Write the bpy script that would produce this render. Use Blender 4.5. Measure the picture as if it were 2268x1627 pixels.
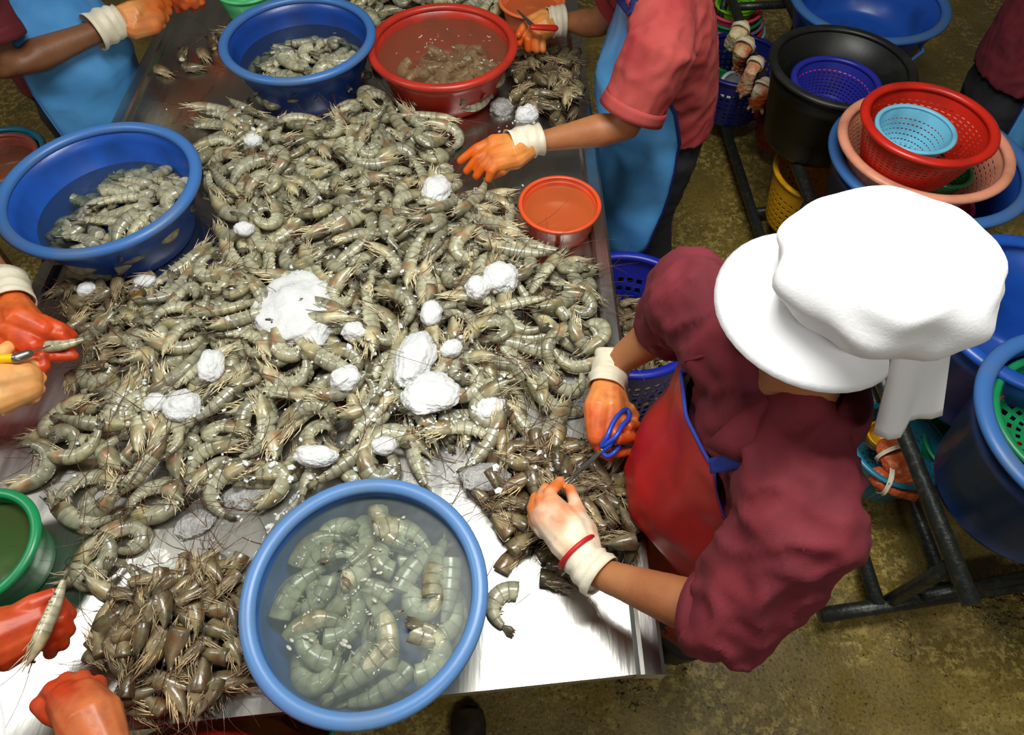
import bpy, bmesh, math, random
import numpy as np
from mathutils import Vector, Matrix, Quaternion, noise as mnoise

random.seed(7)
rng = np.random.default_rng(7)
scene = bpy.context.scene
COL = scene.collection
for o in list(bpy.data.objects):
    bpy.data.objects.remove(o)

# ------------------------------------------------------------------ camera, world, lights
F_PX = 1500.0
PITCH = math.radians(56.5)
CAM = Vector((0.0, 0.0, 2.10))
cam_d = bpy.data.cameras.new('camera')
cam_d.sensor_width = 36.0
cam_d.sensor_fit = 'HORIZONTAL'
cam_d.lens = F_PX / 2268.0 * 36.0
cam_d.clip_start = 0.02
cam = bpy.data.objects.new('camera', cam_d)
COL.objects.link(cam)
cam.location = CAM
cam.rotation_euler = (math.pi / 2 - PITCH, 0, 0)
scene.camera = cam

world = bpy.data.worlds.new('world')
scene.world = world
world.use_nodes = True
wb = world.node_tree.nodes['Background']
wb.inputs[0].default_value = (0.55, 0.50, 0.40, 1)
wb.inputs[1].default_value = 0.10

def area(name, loc, sx, sy, power, col=(1, 1, 1)):
    d = bpy.data.lights.new(name, 'AREA')
    d.shape = 'RECTANGLE'
    d.size = sx
    d.size_y = sy
    d.energy = power
    d.color = col
    o = bpy.data.objects.new(name, d)
    COL.objects.link(o)
    o.location = loc
    return o

# row of fluorescent fixtures under the ceiling, then an added fill light
area('overhead_light', (0.16, 0.84, 2.95), 1.25, 0.50, 46, (1.0, 1.0, 0.95))
area('overhead_light', (-2.35, 0.72, 2.95), 1.25, 0.30, 20, (1.0, 1.0, 0.95))
area('overhead_light', (0.95, -1.30, 2.95), 1.25, 0.30, 20, (1.0, 1.0, 0.95))  # fill added behind the camera to brighten near floor and cap flap

vs = scene.view_settings
vs.view_transform = 'Standard'
vs.look = 'None'
vs.gamma = 1.0
vs.exposure = 0.26
vs.use_curve_mapping = False

FWD = Vector((0, math.cos(PITCH), -math.sin(PITCH)))
UPV = Vector((0, math.sin(PITCH), math.cos(PITCH)))

def P(px, py, z):
    """point of the place that lies at height z along a sight line measured in the photograph"""
    d = FWD + Vector((1, 0, 0)) * ((px - 1134) / F_PX) - UPV * ((py - 813.5) / F_PX)
    t = (z - CAM.z) / d.z
    return CAM + d * t

# ------------------------------------------------------------------ helpers
def srgb(r, g, b):
    def f(c):
        c /= 255.0
        return c / 12.92 if c <= 0.04045 else ((c + 0.055) / 1.055) ** 2.4
    return (f(r), f(g), f(b), 1.0)

def nodes_of(m):
    m.use_nodes = True
    nt = m.node_tree
    return nt, nt.nodes['Principled BSDF']

def N(nt, t, **kw):
    n = nt.nodes.new(t)
    for k, v in kw.items():
        setattr(n, k, v)
    return n

def mat(name, col, rough=0.5, metal=0.0, col2=None, nscale=8.0, lo=0.4, hi=0.6, bump=0.0, bscale=60.0,
        spec=0.5, coat=0.0, sss=0.0, sheen=0.0, rough2=None, trans=0.0, detail=4.0, stretch=None):
    m = bpy.data.materials.new(name)
    nt, b = nodes_of(m)
    b.inputs['Base Color'].default_value = col
    b.inputs['Roughness'].default_value = rough
    b.inputs['Metallic'].default_value = metal
    b.inputs['Specular IOR Level'].default_value = spec
    b.inputs['Coat Weight'].default_value = coat
    b.inputs['Coat Roughness'].default_value = 0.08
    b.inputs['Sheen Weight'].default_value = sheen
    if sss:
        b.inputs['Subsurface Weight'].default_value = sss
        b.inputs['Subsurface Radius'].default_value = (0.01, 0.006, 0.004)
        b.inputs['Subsurface Scale'].default_value = 0.5
    tc = N(nt, 'ShaderNodeTexCoord')
    vec = tc.outputs['Object']
    if stretch:
        mp = N(nt, 'ShaderNodeMapping')
        mp.inputs['Scale'].default_value = stretch
        nt.links.new(vec, mp.inputs['Vector'])
        vec = mp.outputs['Vector']
    if col2 is not None or rough2 is not None:
        nz = N(nt, 'ShaderNodeTexNoise')
        nz.inputs['Scale'].default_value = nscale
        nz.inputs['Detail'].default_value = detail
        nt.links.new(vec, nz.inputs['Vector'])
        mr = N(nt, 'ShaderNodeMapRange')
        mr.inputs['From Min'].default_value = lo
        mr.inputs['From Max'].default_value = hi
        nt.links.new(nz.outputs['Fac'], mr.inputs['Value'])
        if col2 is not None:
            mx = N(nt, 'ShaderNodeMix', data_type='RGBA')
            mx.inputs['A'].default_value = col
            mx.inputs['B'].default_value = col2
            nt.links.new(mr.outputs['Result'], mx.inputs['Factor'])
            nt.links.new(mx.outputs['Result'], b.inputs['Base Color'])
        if rough2 is not None:
            mq = N(nt, 'ShaderNodeMapRange')
            mq.inputs['To Min'].default_value = rough
            mq.inputs['To Max'].default_value = rough2
            nt.links.new(mr.outputs['Result'], mq.inputs['Value'])
            nt.links.new(mq.outputs['Result'], b.inputs['Roughness'])
    if bump:
        nb = N(nt, 'ShaderNodeTexNoise')
        nb.inputs['Scale'].default_value = bscale
        nb.inputs['Detail'].default_value = 4
        nt.links.new(vec, nb.inputs['Vector'])
        bp = N(nt, 'ShaderNodeBump')
        bp.inputs['Strength'].default_value = bump
        bp.inputs['Distance'].default_value = 0.01
        nt.links.new(nb.outputs['Fac'], bp.inputs['Height'])
        nt.links.new(bp.outputs['Normal'], b.inputs['Normal'])
    return m

def vcol_mat(name, rough=0.3, spec=0.5, coat=0.0, vary=0.25, bump=0.0, bscale=150.0, nscale=60.0, namount=0.25):
    """colour from the mesh's own colour attribute, with a little brightness variety for each object"""
    m = bpy.data.materials.new(name)
    nt, b = nodes_of(m)
    at = N(nt, 'ShaderNodeAttribute', attribute_name='tint')
    oi = N(nt, 'ShaderNodeObjectInfo')
    mr = N(nt, 'ShaderNodeMapRange')
    mr.inputs['To Min'].default_value = 1 - vary
    mr.inputs['To Max'].default_value = 1 + vary
    nt.links.new(oi.outputs['Random'], mr.inputs['Value'])
    tc = N(nt, 'ShaderNodeTexCoord')
    nz = N(nt, 'ShaderNodeTexNoise')
    nz.inputs['Scale'].default_value = nscale
    nz.inputs['Detail'].default_value = 3
    nt.links.new(tc.outputs['Object'], nz.inputs['Vector'])
    mr2 = N(nt, 'ShaderNodeMapRange')
    mr2.inputs['To Min'].default_value = 1 - namount
    mr2.inputs['To Max'].default_value = 1 + namount
    mr2.inputs['From Min'].default_value = 0.3
    mr2.inputs['From Max'].default_value = 0.7
    nt.links.new(nz.outputs['Fac'], mr2.inputs['Value'])
    mm = N(nt, 'ShaderNodeMath', operation='MULTIPLY')
    nt.links.new(mr.outputs['Result'], mm.inputs[0])
    nt.links.new(mr2.outputs['Result'], mm.inputs[1])
    vm = N(nt, 'ShaderNodeVectorMath', operation='SCALE')
    nt.links.new(at.outputs['Color'], vm.inputs[0])
    nt.links.new(mm.outputs['Value'], vm.inputs['Scale'])
    nt.links.new(vm.outputs['Vector'], b.inputs['Base Color'])
    b.inputs['Roughness'].default_value = rough
    b.inputs['Specular IOR Level'].default_value = spec
    b.inputs['Coat Weight'].default_value = coat
    b.inputs['Coat Roughness'].default_value = 0.06
    if bump:
        nb = N(nt, 'ShaderNodeTexNoise')
        nb.inputs['Scale'].default_value = bscale
        nt.links.new(tc.outputs['Object'], nb.inputs['Vector'])
        bp = N(nt, 'ShaderNodeBump')
        bp.inputs['Strength'].default_value = bump
        bp.inputs['Distance'].default_value = 0.004
        nt.links.new(nb.outputs['Fac'], bp.inputs['Height'])
        nt.links.new(bp.outputs['Normal'], b.inputs['Normal'])
    return m

def water_mat(name, tint, murk, murk_amt, bscale=22.0, bump=0.25, grough=0.09):
    m = bpy.data.materials.new(name)
    m.use_nodes = True
    nt = m.node_tree
    nt.nodes.clear()
    out = N(nt, 'ShaderNodeOutputMaterial')
    tr = N(nt, 'ShaderNodeBsdfTransparent')
    tr.inputs['Color'].default_value = tint
    df = N(nt, 'ShaderNodeBsdfDiffuse')
    df.inputs['Color'].default_value = murk
    mx = N(nt, 'ShaderNodeMixShader')
    mx.inputs[0].default_value = murk_amt
    nt.links.new(tr.outputs[0], mx.inputs[1])
    nt.links.new(df.outputs[0], mx.inputs[2])
    gl = N(nt, 'ShaderNodeBsdfGlossy')
    gl.inputs['Roughness'].default_value = grough
    fr = N(nt, 'ShaderNodeFresnel')
    fr.inputs['IOR'].default_value = 1.33
    tc = N(nt, 'ShaderNodeTexCoord')
    nb = N(nt, 'ShaderNodeTexNoise')
    nb.inputs['Scale'].default_value = bscale
    nb.inputs['Detail'].default_value = 2
    nt.links.new(tc.outputs['Object'], nb.inputs['Vector'])
    bp = N(nt, 'ShaderNodeBump')
    bp.inputs['Strength'].default_value = bump
    bp.inputs['Distance'].default_value = 0.02
    nt.links.new(nb.outputs['Fac'], bp.inputs['Height'])
    nt.links.new(bp.outputs['Normal'], gl.inputs['Normal'])
    nt.links.new(bp.outputs['Normal'], fr.inputs['Normal'])
    m2 = N(nt, 'ShaderNodeMixShader')
    nt.links.new(fr.outputs[0], m2.inputs[0])
    nt.links.new(mx.outputs[0], m2.inputs[1])
    nt.links.new(gl.outputs[0], m2.inputs[2])
    nt.links.new(m2.outputs[0], out.inputs['Surface'])
    return m

def link(o, parent=None):
    COL.objects.link(o)
    if parent is not None:
        o.parent = parent
    return o

def tag(o, label=None, cat=None, group=None, kind=None):
    if label: o['label'] = label
    if cat: o['category'] = cat
    if group: o['group'] = group
    if kind: o['kind'] = kind
    return o

def empty(name, loc, label=None, cat=None, group=None):
    o = bpy.data.objects.new(name, None)
    o.empty_display_size = 0.05
    o.location = loc
    COL.objects.link(o)
    return tag(o, label, cat, group)

def mk(name, vf, material, parent=None, smooth=True, offset=None):
    """mesh object from (verts, faces); verts in the parent's space, or world space minus `offset`"""
    v, f = vf
    if offset is not None:
        ox, oy, oz = offset
        v = [(p[0] - ox, p[1] - oy, p[2] - oz) for p in v]
    me = bpy.data.meshes.new(name)
    me.from_pydata([tuple(p) for p in v], [], [tuple(q) for q in f])
    me.validate()
    if smooth:
        me.polygons.foreach_set('use_smooth', [True] * len(me.polygons))
    me.materials.append(material)
    o = bpy.data.objects.new(name, me)
    return link(o, parent)

def join(*vfs):
    V, F = [], []
    for v, f in vfs:
        n = len(V)
        V += list(v)
        F += [tuple(i + n for i in q) for q in f]
    return V, F

def xf(vf, M):
    return [M @ Vector(p) for p in vf[0]], vf[1]

def lathe(profile, n=48, close=False):
    V, F = [], []
    for r, z in profile:
        for k in range(n):
            a = 2 * math.pi * k / n
            V.append((r * math.cos(a), r * math.sin(a), z))
    m = len(profile)
    rngm = range(m if close else m - 1)
    for i in rngm:
        i2 = (i + 1) % m
        for k in range(n):
            k2 = (k + 1) % n
            F.append((i * n + k, i * n + k2, i2 * n + k2, i2 * n + k))
    return V, F

def disc(r, z, n=48, rings=1):
    V = [(0, 0, z)]
    F = []
    for j in range(1, rings + 1):
        for k in range(n):
            a = 2 * math.pi * k / n
            V.append((r * j / rings * math.cos(a), r * j / rings * math.sin(a), z))
    for k in range(n):
        F.append((0, 1 + k, 1 + (k + 1) % n))
    for j in range(1, rings):
        b0 = 1 + (j - 1) * n
        b1 = 1 + j * n
        for k in range(n):
            k2 = (k + 1) % n
            F.append((b0 + k, b1 + k, b1 + k2, b0 + k2))
    return V, F

def box(cx, cy, cz, sx, sy, sz):
    x, y, z = sx / 2, sy / 2, sz / 2
    V = [(cx + i * x, cy + j * y, cz + k * z) for i in (-1, 1) for j in (-1, 1) for k in (-1, 1)]
    F = [(0, 1, 3, 2), (4, 6, 7, 5), (0, 4, 5, 1), (2, 3, 7, 6), (0, 2, 6, 4), (1, 5, 7, 3)]
    return V, F

def frames(pts):
    pts = [Vector(p) for p in pts]
    T = []
    for i in range(len(pts)):
        a = pts[max(i - 1, 0)]
        b = pts[min(i + 1, len(pts) - 1)]
        t = (b - a)
        T.append(t.normalized() if t.length > 1e-9 else Vector((0, 0, 1)))
    ref = Vector((0, 0, 1)) if abs(T[0].z) < 0.9 else Vector((1, 0, 0))
    u = T[0].cross(ref).normalized()
    out = []
    for i in range(len(pts)):
        if i:
            q = T[i - 1].rotation_difference(T[i])
            u = q @ u
        u = (u - T[i] * u.dot(T[i])).normalized()
        out.append((pts[i], T[i], u, T[i].cross(u)))
    return out

def tube(pts, radii, n=12, cap='round', closed=False, squash=None):
    """swept tube with a radius for each point; cap: round, flat or None (open)"""
    if not isinstance(radii, (list, tuple)):
        radii = [radii] * len(pts)
    fr = frames(pts)
    rings = []
    def ring(c, u, w, r):
        return [c + u * (math.cos(2 * math.pi * k / n) * r) + w * (math.sin(2 * math.pi * k / n) * r * (squash or 1)) for k in range(n)]
    if cap == 'round' and not closed:
        c, t, u, w = fr[0]
        for th in (1.25, 0.9, 0.45):
            rings.append(ring(c - t * radii[0] * math.sin(th), u, w, radii[0] * math.cos(th)))
    for (c, t, u, w), r in zip(fr, radii):
        rings.append(ring(c, u, w, r))
    if cap == 'round' and not closed:
        c, t, u, w = fr[-1]
        for th in (0.45, 0.9, 1.25):
            rings.append(ring(c + t * radii[-1] * math.sin(th), u, w, radii[-1] * math.cos(th)))
    V = [p for r in rings for p in r]
    F = []
    m = len(rings)
    for i in range(m if closed else m - 1):
        i2 = (i + 1) % m
        for k in range(n):
            k2 = (k + 1) % n
            F.append((i * n + k, i * n + k2, i2 * n + k2, i2 * n + k))
    if cap and not closed:
        F.append(tuple(range(n - 1, -1, -1)))
        F.append(tuple((m - 1) * n + k for k in range(n)))
    return V, F

def loft(sections, n=24):
    """closed solid through elliptical sections (centre, axis u, axis v)"""
    V, F = [], []
    for c, u, v in sections:
        c, u, v = Vector(c), Vector(u), Vector(v)
        for k in range(n):
            a = 2 * math.pi * k / n
            V.append(c + u * math.cos(a) + v * math.sin(a))
    m = len(sections)
    for i in range(m - 1):
        for k in range(n):
            k2 = (k + 1) % n
            F.append((i * n + k, i * n + k2, (i + 1) * n + k2, (i + 1) * n + k))
    F.append(tuple(range(n - 1, -1, -1)))
    F.append(tuple((m - 1) * n + k for k in range(n)))
    return V, F

def ellipsoid(c, rx, ry, rz, n=20, m=12, M=None):
    V, F = [], []
    for i in range(m + 1):
        th = -math.pi / 2 + math.pi * (i + 0.02 if i == 0 else (i - 0.02 if i == m else i)) / m
        for k in range(n):
            a = 2 * math.pi * k / n
            p = Vector((rx * math.cos(th) * math.cos(a), ry * math.cos(th) * math.sin(a), rz * math.sin(th)))
            if M is not None:
                p = M @ p
            V.append(Vector(c) + p)
    for i in range(m):
        for k in range(n):
            k2 = (k + 1) % n
            F.append((i * n + k, i * n + k2, (i + 1) * n + k2, (i + 1) * n + k))
    F.append(tuple(range(n - 1, -1, -1)))
    F.append(tuple(m * n + k for k in range(n)))
    return V, F

def sheet(grid, thick, closed_u=False):
    """solid sheet from a grid[i][j] of points, thickened along its normals"""
    R, Cn = len(grid), len(grid[0])
    g = [[Vector(p) for p in row] for row in grid]
    nr = []
    for i in range(R):
        row = []
        for j in range(Cn):
            a = g[min(i + 1, R - 1)][j] - g[max(i - 1, 0)][j]
            b = g[i][min(j + 1, Cn - 1)] - g[i][max(j - 1, 0)]
            q = a.cross(b)
            row.append(q.normalized() if q.length > 1e-12 else Vector((0, 0, 1)))
        nr.append(row)
    V = [g[i][j] + nr[i][j] * thick / 2 for i in range(R) for j in range(Cn)]
    V += [g[i][j] - nr[i][j] * thick / 2 for i in range(R) for j in range(Cn)]
    o = R * Cn
    F = []
    ix = lambda i, j: i * Cn + j
    for i in range(R - 1):
        for j in range(Cn - 1):
            F.append((ix(i, j), ix(i + 1, j), ix(i + 1, j + 1), ix(i, j + 1)))
            F.append((o + ix(i, j), o + ix(i, j + 1), o + ix(i + 1, j + 1), o + ix(i + 1, j)))
    for i in range(R - 1):
        F.append((ix(i, 0), o + ix(i, 0), o + ix(i + 1, 0), ix(i + 1, 0)))
        F.append((ix(i, Cn - 1), ix(i + 1, Cn - 1), o + ix(i + 1, Cn - 1), o + ix(i, Cn - 1)))
    for j in range(Cn - 1):
        F.append((ix(0, j), ix(0, j + 1), o + ix(0, j + 1), o + ix(0, j)))
        F.append((ix(R - 1, j), o + ix(R - 1, j), o + ix(R - 1, j + 1), ix(R - 1, j + 1)))
    return V, F

def union(name, vfs, voxel, smooth=6, factor=0.5):
    """one continuous mesh out of overlapping closed shapes"""
    V, F = join(*vfs)
    me = bpy.data.meshes.new('tmp')
    me.from_pydata([tuple(p) for p in V], [], F)
    bm = bmesh.new()
    bm.from_mesh(me)
    bmesh.ops.recalc_face_normals(bm, faces=bm.faces)
    bm.to_mesh(me)
    bm.free()
    o = bpy.data.objects.new('tmp', me)
    COL.objects.link(o)
    r = o.modifiers.new('r', 'REMESH')
    r.mode = 'VOXEL'
    r.voxel_size = voxel
    r.use_smooth_shade = True
    if smooth:
        s = o.modifiers.new('s', 'SMOOTH')
        s.iterations = smooth
        s.factor = factor
    dg = bpy.context.evaluated_depsgraph_get()
    out = bpy.data.meshes.new_from_object(o.evaluated_get(dg))
    out.name = name
    bpy.data.objects.remove(o)
    bpy.data.meshes.remove(me)
    out.polygons.foreach_set('use_smooth', [True] * len(out.polygons))
    return out

def mobj(name, me, material, parent=None, offset=None, wrinkle=0.0, wscale=12.0, stretch=(1, 1, 1)):
    n = len(me.vertices)
    if wrinkle:
        nrm = [v.normal.copy() for v in me.vertices]
        for v, q in zip(me.vertices, nrm):
            p = Vector((v.co.x * stretch[0], v.co.y * stretch[1], v.co.z * stretch[2])) * wscale
            w = 1.0 - 2.0 * abs(mnoise.noise(p))
            w2 = mnoise.noise(p * 2.7 + Vector((3, 1, 7)))
            p3 = Vector((p.x * 0.8 + p.z * 0.9, p.y * 1.5, p.z * 1.7 - p.x)) * 1.5
            w3 = 1.0 - abs(mnoise.noise(p3 + Vector((9, 2, 4)))) * 3.2
            v.co += q * (wrinkle * (w * 0.6 + 0.3 * w2 + 0.55 * max(w3, -0.2) - 0.5))
    if offset is not None:
        me.transform(Matrix.Translation(-Vector(offset)))
    me.materials.clear()
    me.materials.append(material)
    o = bpy.data.objects.new(name, me)
    return link(o, parent)

def set_tint(me, cols):
    a = me.color_attributes.new('tint', 'FLOAT_COLOR', 'POINT')
    arr = np.ones((len(me.vertices), 4), dtype=np.float32)
    arr[:, :3] = np.asarray(cols, dtype=np.float32)[:, :3]
    a.data.foreach_set('color', arr.ravel())

# ------------------------------------------------------------------ materials
M = {}
def floor_material():
    m = bpy.data.materials.new('worn_painted_concrete')
    nt, b = nodes_of(m)
    tc = N(nt, 'ShaderNodeTexCoord')
    def nz(scale, detail=6, rough=0.6):
        n = N(nt, 'ShaderNodeTexNoise')
        n.inputs['Scale'].default_value = scale
        n.inputs['Detail'].default_value = detail
        n.inputs['Roughness'].default_value = rough
        nt.links.new(tc.outputs['Object'], n.inputs['Vector'])
        return n
    def ramp(n, lo, hi):
        r = N(nt, 'ShaderNodeMapRange')
        r.inputs['From Min'].default_value = lo
        r.inputs['From Max'].default_value = hi
        nt.links.new(n.outputs['Fac'], r.inputs['Value'])
        return r
    base = N(nt, 'ShaderNodeMix', data_type='RGBA')
    base.inputs['A'].default_value = srgb(110, 95, 46)
    base.inputs['B'].default_value = srgb(150, 128, 62)
    nt.links.new(ramp(nz(3.2), 0.35, 0.65).outputs[0], base.inputs['Factor'])
    paint = N(nt, 'ShaderNodeMix', data_type='RGBA')
    paint.inputs['B'].default_value = srgb(186, 164, 92)
    nt.links.new(base.outputs['Result'], paint.inputs['A'])
    mul = N(nt, 'ShaderNodeMath', operation='MULTIPLY')
    nt.links.new(ramp(nz(34, 8, 0.7), 0.5, 0.55).outputs[0], mul.inputs[0])
    nt.links.new(ramp(nz(2.1, 4), 0.46, 0.56).outputs[0], mul.inputs[1])
    nt.links.new(mul.outputs[0], paint.inputs['Factor'])
    grain = N(nt, 'ShaderNodeMix', data_type='RGBA')
    grain.blend_type = 'MULTIPLY'
    grain.inputs['B'].default_value = (0.45, 0.43, 0.38, 1)
    nt.links.new(paint.outputs['Result'], grain.inputs['A'])
    nt.links.new(ramp(nz(110, 6, 0.75), 0.46, 0.66).outputs[0], grain.inputs['Factor'])
    dark = N(nt, 'ShaderNodeMix', data_type='RGBA')
    dark.inputs['B'].default_value = srgb(52, 46, 28)
    nt.links.new(grain.outputs['Result'], dark.inputs['A'])
    nt.links.new(ramp(nz(70, 5), 0.6, 0.68).outputs[0], dark.inputs['Factor'])
    nt.links.new(dark.outputs['Result'], b.inputs['Base Color'])
    wet = ramp(nz(5, 5), 0.42, 0.6)
    wet.inputs['To Min'].default_value = 0.22
    wet.inputs['To Max'].default_value = 0.6
    nt.links.new(wet.outputs[0], b.inputs['Roughness'])
    bp = N(nt, 'ShaderNodeBump')
    bp.inputs['Strength'].default_value = 0.35
    bp.inputs['Distance'].default_value = 0.01
    nt.links.new(nz(45, 6).outputs['Fac'], bp.inputs['Height'])
    nt.links.new(bp.outputs['Normal'], b.inputs['Normal'])
    return m
M['floor'] = floor_material()
M['steel'] = mat('brushed_steel', (0.60, 0.60, 0.57, 1), 0.22, 1.0, nscale=3, rough2=0.34, lo=0.35, hi=0.65, bump=0.03, bscale=14, stretch=(9, 1.2, 1), col2=(0.46, 0.45, 0.41, 1))
M['steel_dark'] = mat('dull_steel', (0.25, 0.25, 0.24, 1), 0.4, 0.9)
M['pipe'] = mat('worn_iron_pipe', srgb(56, 60, 58), 0.38, 0.6, col2=srgb(92, 90, 82), nscale=45, lo=0.5, hi=0.8, bump=0.2, bscale=80)
def plastic(name, rgb, dirt=None, rough=0.32, sp=0.5):
    c = srgb(*rgb)
    d = srgb(*(dirt or [int(x * 0.72) for x in rgb]))
    return mat(name, c, rough, 0, col2=d, nscale=9, lo=0.5, hi=0.8, rough2=rough + 0.15, spec=sp, bump=0.02, bscale=40)
M['blue'] = plastic('blue_plastic', (30, 84, 178))
M['blue_rim'] = plastic('scuffed_blue_rim', (62, 112, 178), (92, 112, 140), 0.38)
M['front_blue'] = plastic('dull_blue_plastic', (46, 96, 160))
M['front_rim'] = plastic('dull_blue_rim', (88, 134, 190), (100, 128, 165), 0.36)
M['deep_blue'] = plastic('deep_blue_plastic', (22, 66, 150))
M['basket_blue'] = plastic('ultramarine_plastic', (26, 40, 170))
M['navy'] = plastic('navy_plastic', (24, 30, 110))
M['violet_blue'] = plastic('violet_blue_plastic', (40, 48, 160))
M['red'] = plastic('brick_red_plastic', (186, 48, 32))
M['bright_red'] = plastic('bright_red_plastic', (205, 38, 22))
M['dark_red'] = plastic('dark_red_plastic', (130, 26, 26))
M['orange'] = plastic('orange_plastic', (222, 82, 40))
M['orange2'] = plastic('pale_orange_plastic', (226, 112, 62))
M['peach'] = plastic('peach_plastic', (238, 160, 128))
M['pink'] = plastic('pink_plastic', (238, 70, 110))
M['lightblue'] = plastic('light_blue_plastic', (120, 196, 224))
M['teal'] = plastic('teal_plastic', (34, 120, 150))
M['green'] = plastic('green_plastic', (24, 140, 84))
M['mint'] = plastic('mint_plastic', (90, 200, 130))
M['lime'] = plastic('lime_plastic', (120, 210, 40))
M['yellow'] = plastic('yellow_plastic', (232, 170, 20))
M['ochre'] = plastic('ochre_plastic', (196, 140, 52))
M['black'] = plastic('black_plastic', (26, 27, 25), (44, 44, 40), 0.42)
M['purple'] = plastic('purple_plastic', (140, 110, 160))
M['brownred'] = plastic('brown_red_plastic', (170, 84, 70))
M['water_front'] = water_mat('greenish_water', (0.88, 0.94, 0.92, 1), srgb(126, 138, 128), 0.22, 16, 0.14, 0.36)
M['water_blue'] = water_mat('murky_water', (0.66, 0.72, 0.70, 1), srgb(84, 92, 84), 0.16)
M['water_red'] = water_mat('brown_water', (0.85, 0.78, 0.68, 1), srgb(150, 108, 80), 0.30)
M['water_orange'] = water_mat('orange_water', (0.9, 0.75, 0.6, 1), srgb(205, 110, 60), 0.5, 12, 0.1)
M['water_green'] = water_mat('olive_water', (0.7, 0.8, 0.55, 1), srgb(74, 92, 50), 0.6, 12, 0.1)
M['melt'] = water_mat('meltwater_film', (0.97, 0.97, 0.95, 1), srgb(200, 200, 190), 0.12, 22, 0.4)
M['foam'] = mat('foam', srgb(176, 176, 160), 0.1, 0, spec=0.9)
M['ice'] = mat('crushed_ice', (0.80, 0.81, 0.80, 1), 0.5, 0, bump=0.3, bscale=300, spec=0.6, sss=0.25, col2=(0.70, 0.72, 0.72, 1), nscale=30)
M['slush'] = mat('grey_slush', (0.42, 0.42, 0.40, 1), 0.25, 0, bump=0.8, bscale=120, spec=0.7, col2=(0.30, 0.30, 0.28, 1), nscale=40)
M['shrimp'] = vcol_mat('raw_shrimp', 0.3, 0.5, 0.35, 0.24, 0.15, 160, 55, 0.34)
M['antenna'] = mat('antenna', srgb(92, 52, 34), 0.4)
M['eye'] = mat('eye', (0.01, 0.01, 0.01, 1), 0.15)
M['maroon'] = mat('maroon_cotton', srgb(112, 28, 40), 0.85, 0, col2=srgb(96, 22, 34), nscale=14, bump=0.15, bscale=500, sheen=0.0)
M['rose'] = mat('faded_red_cotton', srgb(158, 46, 48), 0.85, 0, col2=srgb(176, 74, 68), nscale=5, bump=0.15, bscale=500, sheen=0.0)
M['dark_maroon'] = mat('dark_red_cotton', srgb(96, 22, 30), 0.85, 0, sheen=0.0)
M['red_vinyl'] = mat('red_vinyl', srgb(176, 20, 22), 0.42, 0, col2=srgb(128, 16, 18), nscale=6, bump=0.1, bscale=30, lo=0.5, hi=0.75)
M['blue_vinyl'] = mat('sky_blue_vinyl', srgb(92, 168, 232), 0.36, 0, col2=srgb(70, 138, 204), nscale=5, bump=0.1, bscale=22, lo=0.45, hi=0.7)
M['trim_blue'] = mat('blue_tape', srgb(40, 62, 168), 0.7)
M['trim_navy'] = mat('navy_tape', srgb(22, 28, 92), 0.7)
M['trousers'] = mat('dark_trousers', srgb(30, 30, 36), 0.9)
M['skin'] = mat('skin', srgb(178, 118, 74), 0.5, 0, col2=srgb(160, 98, 60), nscale=7, bump=0.08, bscale=160, sss=0.08)
M['skin_dark'] = mat('tanned_skin', srgb(132, 86, 52), 0.5, 0, col2=srgb(116, 72, 44), nscale=7, bump=0.08, bscale=160, sss=0.08)
M['hair'] = mat('black_hair', srgb(22, 18, 16), 0.5)
M['white_cloth'] = mat('white_cotton', (0.88, 0.88, 0.90, 1), 0.9, 0, bump=0.06, bscale=300)
M['latex'] = mat('cream_latex', srgb(222, 212, 184), 0.5, 0, col2=srgb(236, 228, 206), nscale=20, bump=0.12, bscale=60)
M['glove'] = vcol_mat('stained_latex_glove', 0.42, 0.45, 0.0, 0.0, 0.12, 90, 26, 0.18)
M['red_string'] = mat('red_rubber_band', srgb(190, 24, 30), 0.5)
M['blade'] = mat('blade_steel', (0.6, 0.6, 0.6, 1), 0.22, 1.0)
M['yellow_handle'] = mat('yellow_handle', srgb(236, 196, 10), 0.4)
M['wood'] = mat('dark_wood', srgb(70, 48, 28), 0.6, 0, col2=srgb(96, 66, 38), nscale=10, stretch=(1, 8, 8))

# ------------------------------------------------------------------ setting
TZ = 0.82
fl = mk('floor', box(0.3, 2.0, -0.05, 12, 12, 0.1), M['floor'], smooth=False)
tag(fl, kind='structure')

# ------------------------------------------------------------------ steel table
table = empty('steel_table', (-0.45, 1.7, 0), 'long stainless steel sorting table heaped with raw shrimp', 'table')
TO = table.location
# corners of the top (near edge is cut slightly askew)
NR = P(1436, 1490, TZ); NL = Vector((-1.135, 0.075, TZ))
FR = Vector((0.185, 3.3, TZ)); FL = Vector((-1.185, 3.3, TZ))
def slab(c, th):
    V = [Vector(p) for p in c] + [Vector(p) - Vector((0, 0, th)) for p in c]
    n = len(c)
    F = [tuple(range(n)), tuple(range(2 * n - 1, n - 1, -1))]
    for k in range(n):
        k2 = (k + 1) % n
        F.append((k, k + n, k2 + n, k2))
    return V, F
mk('table_top', slab([NL, NR, FR, FL], 0.03), M['steel'], table, False, TO)
def rim_strip(a, b, out):
    """upturned, rounded-over edge of the sheet"""
    prof = [(-0.004, -0.001), (0.003, 0.010), (0.010, 0.013), (0.040, 0.011), (0.047, 0.006), (0.048, -0.045), (0.044, -0.045), (0.040, -0.031), (-0.004, -0.031)]
    V = []
    for p in (a, b):
        for o_, z in prof:
            V.append(Vector(p) + Vector((out * o_, 0, z)))
    n = len(prof)
    F = [(k, (k + 1) % n, n + (k + 1) % n, n + k) for k in range(n)]
    F += [tuple(range(n - 1, -1, -1)), tuple(range(n, 2 * n))]
    return V, F
def shift(p, dx, dy=0.0): return Vector((p.x + dx, p.y + dy, p.z))
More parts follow.
